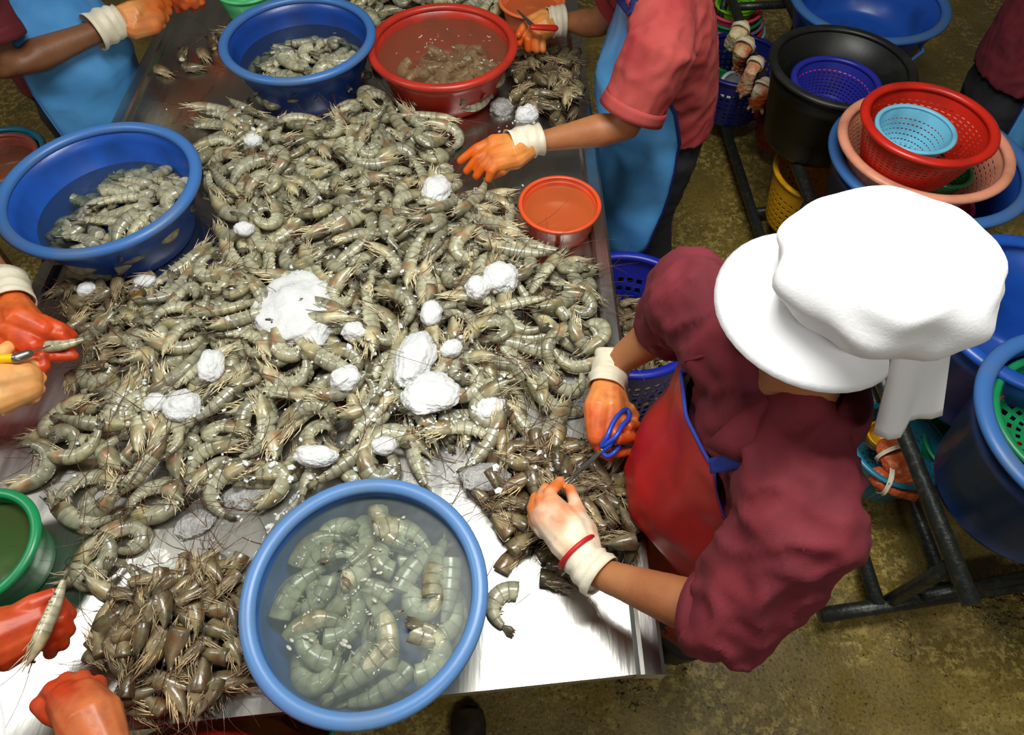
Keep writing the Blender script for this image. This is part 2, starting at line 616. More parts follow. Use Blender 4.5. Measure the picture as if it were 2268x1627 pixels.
mk('edge_rim', rim_strip(shift(NR, -0.018, -0.004), shift(FR, -0.018), 1), M['steel'], table, False, TO)
mk('edge_rim', rim_strip(shift(NL, 0.018), shift(FL, 0.018), -1), M['steel'], table, False, TO)
for x, y in ((0.12, 0.35), (-1.0, 0.30), (0.10, 1.8), (-1.05, 1.8), (0.08, 3.15), (-1.08, 3.15)):
    mk('leg', tube([(x, y, 0), (x, y, TZ - 0.035)], 0.022, 12, 'flat'), M['steel_dark'], table, True, TO)
mk('stretcher', tube([(0.12, 0.35, 0.2), (0.08, 3.15, 0.2)], 0.016, 10, 'flat'), M['steel_dark'], table, True, TO)
mk('stretcher', tube([(-1.0, 0.30, 0.2), (-1.08, 3.15, 0.2)], 0.016, 10, 'flat'), M['steel_dark'], table, True, TO)

# ------------------------------------------------------------------ plastic ware builders
def basin(name, label, loc, r, h, base_r, m_body, m_rim, water=None, wz=None, rim=0.014, step=0.55, cat='basin', tilt=None, mat_in=None):
    o = empty(name, loc, label, cat)
    if tilt: o.rotation_euler = tilt
    t = 0.004
    rw = lambda z: base_r + (r - rim * 0.6 - base_r) * (z / h) ** 0.8
    zs = [0.0, h * 0.06, h * 0.25, h * step - 0.004, h * step + 0.004, h * 0.8, h]
    outer = [(base_r * 0.4, 0.002), (base_r * 0.93, 0.0)] + [(rw(z) + (0.004 if z > h * step else 0), z) for z in zs[1:]]
    inner = [(rw(z) - t + (0.004 if z > h * step else 0), z) for z in reversed(zs[2:])] + [(base_r * 0.93, h * 0.06 + t), (0.001, h * 0.05 + t)]
    mk('bowl_wall', lathe(outer + inner, 64), m_body, o)
    pts = [(r * math.cos(a), r * math.sin(a), h) for a in [2 * math.pi * k / 72 for k in range(72)]]
    prof = []
    for k in range(10):
        a = 2 * math.pi * k / 10
        prof.append((r + rim * math.cos(a) * 0.95, h + rim * 0.75 * math.sin(a)))
    mk('rim', lathe(prof, 72, True), m_rim, o)
    if water is not None:
        rr = rw(wz) - 0.001 + (0.003 if wz > h * step else 0)
        mk('water', disc(rr, wz, 64, 6), water, o)
    o['rw'] = 0
    del o['rw']
    return o

def colander(name, label, loc, r, h, base_r, m, nh=44, rows=8, rim=0.012, cat='colander', group=None, parent_tilt=None, solid=0.22, duty=0.40, m_rim=None):
    o = empty(name, loc, label, cat, group)
    if parent_tilt: o.rotation_euler = parent_tilt
    # wall with real openings: every other cell of the grid is left out
    na = nh * 2
    zz = [0.0, h * 0.07]
    lo_, hi_ = h * 0.07, h * (1 - solid)
    for k in range(rows):
        zz += [lo_ + (hi_ - lo_) * (k + duty) / rows, lo_ + (hi_ - lo_) * (k + 1) / rows]
    zz.append(h)
    rw = lambda z: base_r + (r - base_r) * (z / h) ** 0.85
    th = 0.003
    def build(rad_z, nsegs, keep):
        V, F = [], []
        nz_ = len(rad_z)
        for side in (0, 1):
            for (rr, z) in rad_z:
                for k in range(nsegs):
                    a = 2 * math.pi * (k - (0.16 if k % 2 else 0)) / nsegs
                    q = rr - side * th
                    V.append((q * math.cos(a), q * math.sin(a), z))
        o_ = nz_ * nsegs
        kept = {}
        for i in range(nz_ - 1):
            for k in range(nsegs):
                kept[(i, k)] = keep(i, k)
        for (i, k), kp in kept.items():
            if not kp: continue
            k2 = (k + 1) % nsegs
            a, b, c, d = i * nsegs + k, i * nsegs + k2, (i + 1) * nsegs + k2, (i + 1) * nsegs + k
            F.append((a, b, c, d))
            F.append((o_ + a, o_ + d, o_ + c, o_ + b))
            # edges around holes
            if not kept.get((i, k2), True): F.append((b, o_ + b, o_ + c, c))
            if not kept.get((i, (k - 1) % nsegs), True): F.append((a, d, o_ + d, o_ + a))
            if not kept.get((i + 1, k), True): F.append((d, c, o_ + c, o_ + d))
            if not kept.get((i - 1, k), True): F.append((a, o_ + a, o_ + b, b))
        return V, F
    rz = [(rw(z), z) for z in zz]
    mk('lattice_wall', build(rz, na, lambda i, k: not (i >= 1 and i < len(zz) - 2 and i % 2 == 1 and k % 2 == 1)), m, o, False)
    nb = 5
    rb = []
    for k in range(nb):
        rb += [(base_r * (0.15 + 0.8 * (k + 0.0) / nb), 0.003), (base_r * (0.15 + 0.8 * (k + 0.5) / nb), 0.003)]
    rb.append((base_r, 0.003))
    Vb, Fb = [], []
    ns = 48
    for (rr, z) in rb:
        for k in range(ns):
            a = 2 * math.pi * k / ns
            Vb.append((rr * math.cos(a), rr * math.sin(a), z))
    for i in range(len(rb) - 1):
        for k in range(ns):
            if i % 2 == 1 and k % 2 == 1: continue
            k2 = (k + 1) % ns
            Fb.append((i * ns + k, i * ns + k2, (i + 1) * ns + k2, (i + 1) * ns + k))
    Fb.append(tuple(range(ns)))
    mk('base', (Vb, Fb), m, o, False)
    prof = [(r + rim * math.cos(2 * math.pi * k / 10), h + rim * 0.7 * math.sin(2 * math.pi * k / 10)) for k in range(10)]
    mk('rim', lathe(prof, 64, True), m_rim or m, o)
    return o

def tub(name, label, loc, r, h, base_r, m, m_rim, handles=True, ang=0.0, rim=0.02):
    o = empty(name, loc, label, 'tub')
    t = 0.005
    rw = lambda z: base_r + (r - base_r) * (z / h)
    zs = [0, 0.02, h * 0.35, h * 0.36, h * 0.75, h * 0.76, h]
    outer = [(0.001, 0.0), (base_r * 0.97, 0)] + [(rw(z) + (0.004 if z > h * 0.355 else 0) + (0.004 if z > h * 0.755 else 0), z) for z in zs[1:]]
    inner = [(rw(z) - t, z) for z in (h, h * 0.5, 0.03)] + [(base_r * 0.9, 0.012), (0.001, 0.012)]
    mk('tub_wall', lathe(outer + inner, 64), m, o)
    prof = [(r + 0.006 + rim * math.cos(2 * math.pi * k / 12), h + rim * 0.65 * math.sin(2 * math.pi * k / 12)) for k in range(12)]
    mk('rim', lathe(prof, 72, True), m_rim, o)
    if handles:
        for s in (0, math.pi):
            a = ang + s
            c = Vector((math.cos(a), math.sin(a), 0))
            w = Vector((-math.sin(a), math.cos(a), 0))
            z = h - 0.05
            R = rw(z)
            pts = [c * (R) + w * 0.06 + Vector((0, 0, z)), c * (R + 0.025) + w * 0.055 + Vector((0, 0, z - 0.012)), c * (R + 0.035) + Vector((0, 0, z - 0.03)),
                   c * (R + 0.025) - w * 0.055 + Vector((0, 0, z - 0.012)), c * (R) - w * 0.06 + Vector((0, 0, z))]
            mk('handle', tube(pts, 0.007, 8), m_rim, o)
    return o

# ------------------------------------------------------------------ basins and bowls on the table
def on(px, py, z): 
    p = P(px, py, z)
    return p
BAS = {}
def tb(key, px, py, r, h, **kw):
    c = P(px, py, TZ + h)
    BAS[key] = (c.x, c.y, r, h, kw['base_r'])
    return (c.x, c.y, TZ)
loc = tb('front', 808, 1312, 0.189, 0.15, base_r=0.150)
front_b = basin('water_basin', 'large dull blue basin of water and headless shrimp at the near table edge', loc, 0.189, 0.15, 0.150, M['front_blue'], M['front_rim'], M['water_front'], 0.128, rim=0.0145)
loc = tb('left', 222, 412, 0.222, 0.165, base_r=0.155)
left_b = basin('water_basin', 'bright blue basin of headless shrimp overhanging the left table edge', loc, 0.222, 0.165, 0.155, M['blue'], M['blue_rim'], M['water_blue'], 0.085, rim=0.016)
loc = tb('far', 660, 84, 0.212, 0.165, base_r=0.150)
far_b = basin('water_basin', 'dark blue basin of headless shrimp beside the red basin', loc, 0.212, 0.165, 0.150, M['deep_blue'], M['blue_rim'], M['water_blue'], 0.100, rim=0.015)
loc = tb('red', 980, 100, 0.208, 0.145, base_r=0.155)
red_b = basin('water_basin', 'brick red basin brimming with cloudy water at the far end', loc, 0.208, 0.145, 0.155, M['red'], M['red'], M['water_red'], 0.118, rim=0.014, step=0.72)
loc = tb('orange', 1240, 452, 0.100, 0.075, base_r=0.086)
orange_b = basin('small_bowl', 'small orange bowl of orange water on the right table edge', loc, 0.100, 0.075, 0.086, M['orange'], M['orange'], M['water_orange'], 0.056, rim=0.006, step=0.9, cat='bowl')
loc = tb('orange2', 1178, 2, 0.105, 0.08, base_r=0.08)
basin('small_bowl', 'pale orange bowl cut off by the top edge beside the scissors hand', loc, 0.105, 0.08, 0.08, M['orange2'], M['orange2'], M['water_orange'], 0.055, rim=0.007, step=0.9, cat='bowl')
loc = tb('mint', 545, -28, 0.10, 0.09, base_r=0.08)
basin('small_bowl', 'mint green bowl behind the dark blue basin at the top edge', loc, 0.10, 0.09, 0.08, M['mint'], M['mint'], None, None, rim=0.007, cat='bowl')
loc = tb('green', -62, 1215, 0.105, 0.11, base_r=0.082)
basin('small_bowl', 'green bowl of olive water at the left edge of the photo', loc, 0.105, 0.11, 0.082, M['green'], M['green'], M['water_green'], 0.085, rim=0.010, cat='bowl')

# ------------------------------------------------------------------ shrimp prototypes
def C3(r, g, b): return np.array(srgb(r, g, b)[:3])
GREY = C3(157, 156, 132); GREY2 = C3(132, 130, 102); BAND = C3(96, 94, 72); PALE = C3(206, 196, 158)
BROWN = C3(150, 104, 44); OLIVE = C3(164, 142, 62); RUST = C3(150, 62, 22); CREAM = C3(226, 210, 170); TAIL = C3(84, 60, 50); FLESH = C3(176, 172, 154)

def shrimp_spine(curl, Lc=0.058, La=0.098, steps=40):
    """2D spine from head front to tail root, curling towards the belly"""
    pts = []
    x = y = 0.0
    th = 0.0
    L = Lc + La
    for i in range(steps + 1):
        s = L * i / steps
        pts.append((s, x, y, th))
        ds = L / steps
        if s < Lc:
            k = curl * 0.10 / Lc
        else:
            u = (s - Lc) / La
            k = curl * 0.90 / La * (0.7 + 0.6 * math.sin(math.pi * min(u * 1.05, 1)))
        th += k * ds
        x += math.cos(th) * ds
        y += math.sin(th) * ds
    return pts, Lc, La

def spine_at(pts, s):
    L = pts[-1][0]
    f = max(0, min(s / L, 1)) * (len(pts) - 1)
    if s < 0:
        return (pts[0][1] + s * math.cos(pts[0][3]), pts[0][2] + s * math.sin(pts[0][3]), pts[0][3])
    i = min(int(f), len(pts) - 2)
    u = f - i
    a, b = pts[i], pts[i + 1]
    return (a[1] + (b[1] - a[1]) * u, a[2] + (b[2] - a[2]) * u, a[3] + (b[3] - a[3]) * u)

def ring_strip(pts, stations, nseg, colfn, capA=None, capB=None):
    """stations: (s, dorso-ventral radius, lateral radius)"""
    V, F, Cc = [], [], []
    for (s, rv, rl) in stations:
        x, y, th = spine_at(pts, s)
        nx, ny = -math.sin(th), math.cos(th)   # towards the belly
        for k in range(nseg):
            a = 2 * math.pi * k / nseg
            cv = math.cos(a)
            V.append((x + nx * cv * rv, y + ny * cv * rv, math.sin(a) * rl))
            Cc.append(colfn(s, cv, k))
    m = len(stations)
    for i in range(m - 1):
        for k in range(nseg):
            k2 = (k + 1) % nseg
            F.append((i * nseg + k, i * nseg + k2, (i + 1) * nseg + k2, (i + 1) * nseg + k))
    F.append(tuple(range(nseg - 1, -1, -1)))
    F.append(tuple((m - 1) * nseg + k for k in range(nseg)))
    return V, F, Cc

def cjoin(*parts):
    V, F, Cc = [], [], []
    for v, f, c in parts:
        n = len(V)
        V += list(v); Cc += list(c)
        F += [tuple(i + n for i in q) for q in f]
    return V, F, Cc

def spike(p0, p1, r, col, n=4, mid=None):
    pts = [Vector(p0)] + ([Vector(mid)] if mid is not None else []) + [Vector(p1)]
    rad = [r] + ([r * 0.8] if mid is not None else []) + [r * 0.25]
    v, f = tube(pts, rad, n, 'flat')
    return v, f, [col] * len(v)

def make_shrimp(curl, seed):
    rr = random.Random(seed)
    pts, Lc, La = shrimp_spine(curl)
    R = 0.0172
    # abdomen: six shingled segments
    st = []
    nsegm = 6
    for i in range(nsegm):
        s0 = Lc * 0.9 + (La + Lc * 0.1) * i / nsegm
        s1 = Lc * 0.9 + (La + Lc * 0.1) * (i + 1) / nsegm
        t0 = i / nsegm; t1 = (i + 1) / nsegm
        prof = lambda t: R * (1.04 - 0.22 * t - 0.42 * max(0, t - 0.5) / 0.5)
        for u_, g_ in ((0.02, 0.985), (0.12, 1.0), (0.5, 1.012), (0.9, 1.006), (1.0, 1.012)):
            tt = t0 + (t1 - t0) * u_
            st.append((s0 + (s1 - s0) * u_, prof(tt) * g_, prof(tt) * 0.76 * g_))
    warm = rr.random()
    def acol(s, cv, k):
        u = (s - Lc * 0.9) / (La + Lc * 0.1) * nsegm
        fr = u - math.floor(u + 1e-6)
        c = GREY * (1 - 0.3 * max(0, -cv)) + 0.0
        c = c * 0.9 + PALE * 0.22 * max(0, cv)
        c = c * (1 - 0.35 * warm * max(0, -cv)) + OLIVE * 0.35 * warm * max(0, -cv)
        if fr > 0.95 or fr < 0.04: c = c * 0.55 + BAND * 0.4
        if 0.4 < fr < 0.6: c = c * 1.06 + PALE * 0.05
        if u > 5.0: c = c * 0.75 + TAIL * 0.2
        return c
    body = ring_strip(pts, st, 10, acol)
    # carapace
    cs = []
    for t, q, w in ((-0.12, 0.10, 0.10), (0.02, 0.28, 0.24), (0.16, 0.48, 0.42), (0.32, 0.70, 0.60), (0.52, 0.90, 0.74), (0.78, 1.03, 0.80), (0.98, 1.05, 0.80), (1.02, 1.0, 0.76)):
        cs.append((Lc * t, R * q, R * w))
    tone = rr.random()
    def ccol(s, cv, k):
        u = s / Lc
        c = GREY2 * (0.72 + 0.3 * u)
        if cv > 0.3: c = c * 0.35 + PALE * 0.6
        blot = math.exp(-((u - 0.66) / 0.2) ** 2) * max(0, 1 - abs(cv + 0.15) * 1.3)
        c = c * (1 - 0.75 * blot) + (OLIVE * (1 - tone) + BROWN * tone) * 0.75 * blot
        if tone > 0.75 and 0.75 < u < 0.95 and abs(cv) < 0.35: c = RUST * 0.35 + c * 0.55
        if u > 0.97: c = c * 0.6
        return c
    cara = ring_strip(pts, cs, 10, ccol)
    x, y, th = spine_at(pts, Lc * 0.25)
    d0 = Vector((math.cos(th), math.sin(th), 0)); nn = Vector((-math.sin(th), math.cos(th), 0))
    hp = Vector((x, y, 0))
    rost = spike(hp - nn * R * 0.55, hp - d0 * 0.034 - nn * R * 0.70, 0.0022, GREY2 * 0.6)
    scale1 = spike(hp - d0 * 0.012 + nn * R * 0.15, hp - d0 * 0.034 + nn * R * 0.35, 0.0030, PALE * 0.7, 4)
    cara = cjoin(cara, rost, scale1)
    # legs: walking legs folded forward, swimmerets under the abdomen
    legs = []
    for i in range(8):
        s = Lc * (0.30 + 0.085 * i)
        x, y, th = spine_at(pts, s)
        d = Vector((math.cos(th), math.sin(th), 0)); n_ = Vector((-math.sin(th), math.cos(th), 0))
        b = Vector((x, y, rr.uniform(-0.005, 0.005))) + n_ * R * (0.45 + 0.05 * i)
        m_ = b + n_ * rr.uniform(0.003, 0.009) - d * 0.014 + Vector((0, 0, rr.uniform(-0.004, 0.004)))
        e = m_ - d * rr.uniform(0.016, 0.030) + n_ * rr.uniform(-0.004, 0.012) + Vector((0, 0, rr.uniform(-0.006, 0.006)))
        legs.append(spike(b, e, 0.0017, CREAM * rr.uniform(0.75, 1.05), 4, m_))
    pleo = []
    for i in range(5):
        s = Lc + La * (0.06 + 0.16 * i)
        x, y, th = spine_at(pts, s)
        d = Vector((math.cos(th), math.sin(th), 0)); n_ = Vector((-math.sin(th), math.cos(th), 0))
        b = Vector((x, y, 0)) + n_ * R * 0.75
        e = b + n_ * 0.008 + d * rr.uniform(0.0, 0.010) + Vector((0, 0, rr.uniform(-0.004, 0.004)))
        pleo.append(spike(b, e, 0.0030, PALE * rr.uniform(0.6, 0.9), 4))
    # tail fan
    x, y, th = spine_at(pts, Lc + La)
    d = Vector((math.cos(th), math.sin(th), 0)); n_ = Vector((-math.sin(th), math.cos(th), 0)); zz = Vector((0, 0, 1))
    tail = []
    for k in range(5):
        a = (k - 2) * 0.15
        q = (d * math.cos(a) + (n_ * 0.55 + zz * 0.6).normalized() * math.sin(a)).normalized()
        side = q.cross(zz).normalized()
        b = Vector((x, y, 0)) - d * 0.003
        L_ = 0.030 if k != 2 else 0.024
        w = 0.0050
        Vt = [b - side * 0.002, b + side * 0.002, b + q * L_ * 0.6 + side * w, b + q * L_, b + q * L_ * 0.6 - side * w]
        Vt = [v + zz * 0.0008 for v in Vt] + [v - zz * 0.0008 for v in Vt]
        Ft = [(0, 1, 2, 3, 4), (9, 8, 7, 6, 5)] + [(i, i + 5, (i + 1) % 5 + 5, (i + 1) % 5) for i in range(5)]
        cols = [GREY2 * 0.9, GREY2 * 0.9, GREY2 * 0.75, TAIL * 0.9, GREY2 * 0.75] * 2
        tail.append((Vt, Ft, cols))
    tail = cjoin(*tail)
    # antennae
    ant = []
    for sgn in (-1, 1):
        p = hp - d0 * 0.012 + Vector((0, 0, sgn * 0.004))
        ang = rr.uniform(-0.5, 0.5)
        dirv = (-d0 * math.cos(ang) + nn * math.sin(ang))
        bend = rr.uniform(-1.2, 1.2)
        pl = [p]
        n_a = 9
        LA = rr.uniform(0.09, 0.17)
        for i in range(n_a):
            dirv = (Matrix.Rotation(bend / n_a, 3, 'Z') @ dirv).normalized()
            pl.append(pl[-1] + dirv * LA / n_a + Vector((0, 0, -0.0006 * i)))
        v, f = tube(pl, [0.0008 - 0.0005 * i / n_a for i in range(n_a + 1)], 3, None)
        ant.append((v, f, [C3(92, 50, 32)] * len(v)))
    ant = cjoin(*ant)
    ev, ef = ellipsoid(hp - d0 * 0.012 - nn * R * 0.35 + Vector((0, 0, 0.006)), 0.003, 0.003, 0.003, 6, 4)
    ev2, ef2 = ellipsoid(hp - d0 * 0.012 - nn * R * 0.35 - Vector((0, 0, 0.006)), 0.003, 0.003, 0.003, 6, 4)
    eye = cjoin((ev, ef, [C3(12, 12, 12)] * len(ev)), (ev2, ef2, [C3(12, 12, 12)] * len(ev2)))
    # samples for settling: (x, y, r, h)
    samp = []
    for s in np.linspace(-0.004, Lc + La, 13):
        x, y, th = spine_at(pts, s)
        samp.append((x, y, R * (0.6 if s < 0.02 else 0.95 if s < Lc + La * 0.6 else 0.65)))
    return dict(body=body, carapace=cara, legs=cjoin(*legs), swimmerets=cjoin(*pleo), tail_fan=tail, antennae=ant, eyes=eye, samp=samp, pts=pts, Lc=Lc, La=La, R=R)

def centre_proto(pr, keys, samp):
    c = np.mean([(x, y) for x, y, r in samp], axis=0)
    out = {}
    for k in keys:
        v, f, col = pr[k]
        out[k] = ([(p[0] - c[0], p[1] - c[1], p[2]) for p in v], f, col)
    return out, [(x - c[0], y - c[1], r) for x, y, r in samp]

CURLS = [0.5, 1.0, 1.6, 2.2, 2.8, 3.3, 3.8, 1.3, 2.5, 0.2]
WHOLE, TAILS, HEADS = [], [], []
def cap_disc(pr, s, col, flip):
    x, y, th = spine_at(pr['pts'], s)
    v, f = ellipsoid((x, y, 0), 0.002, 0.012, 0.0095, 10, 6, Matrix.Rotation(th, 3, 'Z'))
    return v, f, [col * (0.85 + 0.3 * random.random()) for _ in v]
for i, cu in enumerate(CURLS):
    pr = make_shrimp(cu, i)
    pr['legs'] = cjoin(pr['legs'])
    parts, sp = centre_proto(pr, ['body', 'carapace', 'legs', 'swimmerets', 'tail_fan', 'antennae', 'eyes'], pr['samp'])
    WHOLE.append((parts, sp))
    ts = [s for s in pr['samp']][4:]
    pr2 = dict(pr)
    pr2['flesh'] = cap_disc(pr, pr['Lc'] * 0.9, FLESH * 1.1, 1)
    parts, sp = centre_proto(pr2, ['body', 'flesh', 'swimmerets', 'tail_fan'], ts)
    TAILS.append((parts, sp))
    if i < 6:
        pr3 = dict(pr)
        for kk, fac in (('carapace', np.array([0.62, 0.56, 0.5])), ('legs', np.array([0.75, 0.68, 0.6]))):
            v_, f_, c_ = pr3[kk]
            pr3[kk] = (v_, f_, [c * fac * (0.6 + 0.25 * (i % 3)) for c in c_])
        pr3['flesh'] = cap_disc(pr, pr['Lc'] * 1.0, (CREAM if i % 2 else BROWN), 1)
        parts, sp = centre_proto(pr3, ['carapace', 'flesh', 'legs', 'antennae', 'eyes'], pr['samp'][:5])
        HEADS.append((parts, sp))

def proto_meshes(protos, nm):
    out = []
    for i, (parts, sp) in enumerate(protos):
        d = {}
        for k, (v, f, c) in parts.items():
            me = bpy.data.meshes.new(k)
            me.from_pydata([tuple(p) for p in v], [], [tuple(q) for q in f])
            me.polygons.foreach_set('use_smooth', [True] * len(me.polygons))
            set_tint(me, c)
            me.materials.append(M['shrimp'])
            d[k] = me
        out.append(d)
    return out
MW, MT, MH = proto_meshes(WHOLE, 'w'), proto_meshes(TAILS, 't'), proto_meshes(HEADS, 'h')

def flat_proto(parts, skip=()):
    V, F, Cc = cjoin(*[parts[k] for k in parts if k not in skip])
    tris = []
    for q in F:
        for j in range(1, len(q) - 1):
            tris.append((q[0], q[j], q[j + 1]))
    return np.array([tuple(p) for p in V], dtype=np.float32), np.array(tris, dtype=np.int32), np.array(Cc, dtype=np.float32)
FW = [flat_proto(p, ('eyes',)) for p, s in WHOLE]
FT = [flat_proto(p) for p, s in TAILS]
FH = [flat_proto(p, ('eyes',)) for p, s in HEADS]

def mass(name, items, flats, label, cat, material=None, parent=None):
    """many small pieces that cannot be told apart, joined into one object; items: (proto, matrix)"""
    Vs, Ts, Cs = [], [], []
    n = 0
    for pi, mt in items:
        v, t, c = flats[pi]
        A = np.array(mt)
        Vs.append(v @ A[:3, :3].T.astype(np.float32) + A[:3, 3].astype(np.float32))
        Ts.append(t + n)
        Cs.append(c * random.uniform(0.72, 1.2))
        n += len(v)
    if not Vs: return None
    V = np.concatenate(Vs); T = np.concatenate(Ts); Cc = np.concatenate(Cs)
    me = bpy.data.meshes.new(name)
    me.vertices.add(len(V))
    me.vertices.foreach_set('co', V.ravel())
    me.loops.add(len(T) * 3)
    me.loops.foreach_set('vertex_index', T.ravel())
    me.polygons.add(len(T))
    me.polygons.foreach_set('loop_start', np.arange(0, len(T) * 3, 3, dtype=np.int32))
    me.polygons.foreach_set('use_smooth', np.ones(len(T), dtype=bool))
    me.update(calc_edges=True)
    set_tint(me, Cc)
    me.materials.append(material or M['shrimp'])
    o = bpy.data.objects.new(name, me)
    link(o, parent)
    return tag(o, label, cat, kind='stuff')

def individual(name, meshes, mt, label, cat, group):
    r = bpy.data.objects.new(name, None)
    r.empty_display_size = 0.02
    COL.objects.link(r)
    r.matrix_world = mt
    tag(r, label, cat, group)
    for k, me in meshes.items():
        c = bpy.data.objects.new(k, me)
        COL.objects.link(c)
        c.parent = r
    return r

# ------------------------------------------------------------------ settling shrimp onto a height map
class Bed:
    def __init__(s, x0, x1, y0, y1, z, cell=0.006):
        s.x0, s.y0, s.cell = x0, y0, cell
        s.nx, s.ny = int((x1 - x0) / cell) + 1, int((y1 - y0) / cell) + 1
        s.h = np.full((s.nx, s.ny), z, dtype=np.float64)
        s.id = np.full((s.nx, s.ny), -1, dtype=np.int32)
        s.X = (x0 + np.arange(s.nx) * cell)[:, None] + np.zeros((1, s.ny))
        s.Y = (y0 + np.arange(s.ny) * cell)[None, :] + np.zeros((s.nx, 1))
        s.items = []
    def at(s, x, y):
        i = np.clip(((np.asarray(x) - s.x0) / s.cell).astype(int), 0, s.nx - 1)
        j = np.clip(((np.asarray(y) - s.y0) / s.cell).astype(int), 0, s.ny - 1)
        return s.h[i, j]
    def block(s, cx, cy, r):
        s.h[(s.X - cx) ** 2 + (s.Y - cy) ** 2 < r * r] = 9.0
    def drop(s, proto, samp, x, y, yaw, flip, scale, limit=9.0, maxtilt=0.45, rl=0.012, sink=0.6, rough=0.12):
        sx = np.array([q[0] for q in samp]) * scale
        sy = np.array([q[1] for q in samp]) * scale * (-1 if flip else 1)
        sr = np.array([q[2] for q in samp]) * scale
        ca, sa = math.cos(yaw), math.sin(yaw)
        wx, wy = x + ca * sx - sa * sy, y + sa * sx + ca * sy
        hs = s.at(wx, wy)
        if hs.max() > 5: return None
        A = np.stack([wx - x, wy - y, np.ones_like(wx)], 1)
        co, *_ = np.linalg.lstsq(A, hs, rcond=None)
        gx, gy = co[0] + rng.normal(0, rough), co[1] + rng.normal(0, rough)
        g = math.hypot(gx, gy)
        if g > maxtilt:
            gx, gy = gx * maxtilt / g, gy * maxtilt / g
        plane = gx * (wx - x) + gy * (wy - y)
        res = np.sort(hs - plane)
        z0 = res[int(len(res) * 0.8)] * (1 - sink) + res[len(res) // 2] * sink
        z0 = max(z0, (hs - plane).max() - 0.022)
        rlz = rl * scale
        zc = z0 + rlz
        if zc + rlz > limit: return None
        n = Vector((-gx, -gy, 1)).normalized()
        q = Vector((0, 0, 1)).rotation_difference(n)
        R = q.to_matrix().to_4x4() @ Matrix.Rotation(yaw, 4, 'Z') @ (Matrix.Rotation(math.pi, 4, 'X') if flip else Matrix.Identity(4))
        mt = Matrix.Translation((x, y, zc)) @ R @ Matrix.Scale(scale, 4)
        k = len(s.items)
        s.items.append((proto, mt))
        for a, b, r, pz in zip(wx, wy, sr, plane):
            i0, i1 = int((a - r - s.x0) / s.cell), int((a + r - s.x0) / s.cell) + 1
            j0, j1 = int((b - r - s.y0) / s.cell), int((b + r - s.y0) / s.cell) + 1
            i0, j0 = max(i0, 0), max(j0, 0)
            i1, j1 = min(i1, s.nx - 1), min(j1, s.ny - 1)
            if i1 <= i0 or j1 <= j0: continue
            d2 = (s.X[i0:i1 + 1, j0:j1 + 1] - a) ** 2 + (s.Y[i0:i1 + 1, j0:j1 + 1] - b) ** 2
            top = zc + pz + rlz * np.sqrt(np.clip(1 - d2 / (r * r), 0, 1)) * 0.95
            sub = s.h[i0:i1 + 1, j0:j1 + 1]
            hit = (d2 < r * r) & (top > sub)
            sub[hit] = top[hit]
            s.id[i0:i1 + 1, j0:j1 + 1][hit] = k
        return k
    def seen(s):
        ids, cn = np.unique(s.id[s.id >= 0], return_counts=True)
        return dict(zip(ids.tolist(), cn.tolist()))

def poly_mask(bed, poly):
    X, Y = bed.X, bed.Y
    ins = np.zeros(X.shape, dtype=bool)
    dist = np.full(X.shape, 9.0)
    n = len(poly)
    for i in range(n):
        x1, y1 = poly[i]; x2, y2 = poly[(i + 1) % n]
        c = ((y1 > Y) != (y2 > Y)) & (X < (x2 - x1) * (Y - y1) / (y2 - y1 + 1e-12) + x1)
        ins ^= c
        dx, dy = x2 - x1, y2 - y1
        t = np.clip(((X - x1) * dx + (Y - y1) * dy) / (dx * dx + dy * dy), 0, 1)
        dist = np.minimum(dist, np.hypot(X - x1 - t * dx, Y - y1 - t * dy))
    return ins, dist

def px_poly(pts, z): return [(P(a, b, z).x, P(a, b, z).y) for a, b in pts]

def fill(bed, target, n, protos, scale=(0.9, 1.15), yawfn=None, limit=9.0, tries=30, jitter=0.012, stop=0.004, over=0.038, **kw):
    cells = np.argwhere(target > 0)
    made = 0
    fails = 0
    while made < n and fails < 2500:
        pick = cells[rng.integers(0, len(cells), tries)]
        d0 = target[pick[:, 0], pick[:, 1]] - bed.h[pick[:, 0], pick[:, 1]]
        b = int(np.argmax(d0 + rng.normal(0, jitter, tries)))
        if d0[b] < stop:
            fails += 1
            continue
        i, j = pick[b]
        x, y = bed.x0 + i * bed.cell, bed.y0 + j * bed.cell
        pi = int(rng.integers(0, len(protos)))
        if bed.drop(pi, protos[pi][1], x, y, rng.uniform(0, 2 * math.pi), rng.random() < 0.5, rng.uniform(*scale), min(limit, target[i, j] + over), **kw) is None:
            fails += 1
        else:
            made += 1
    return made

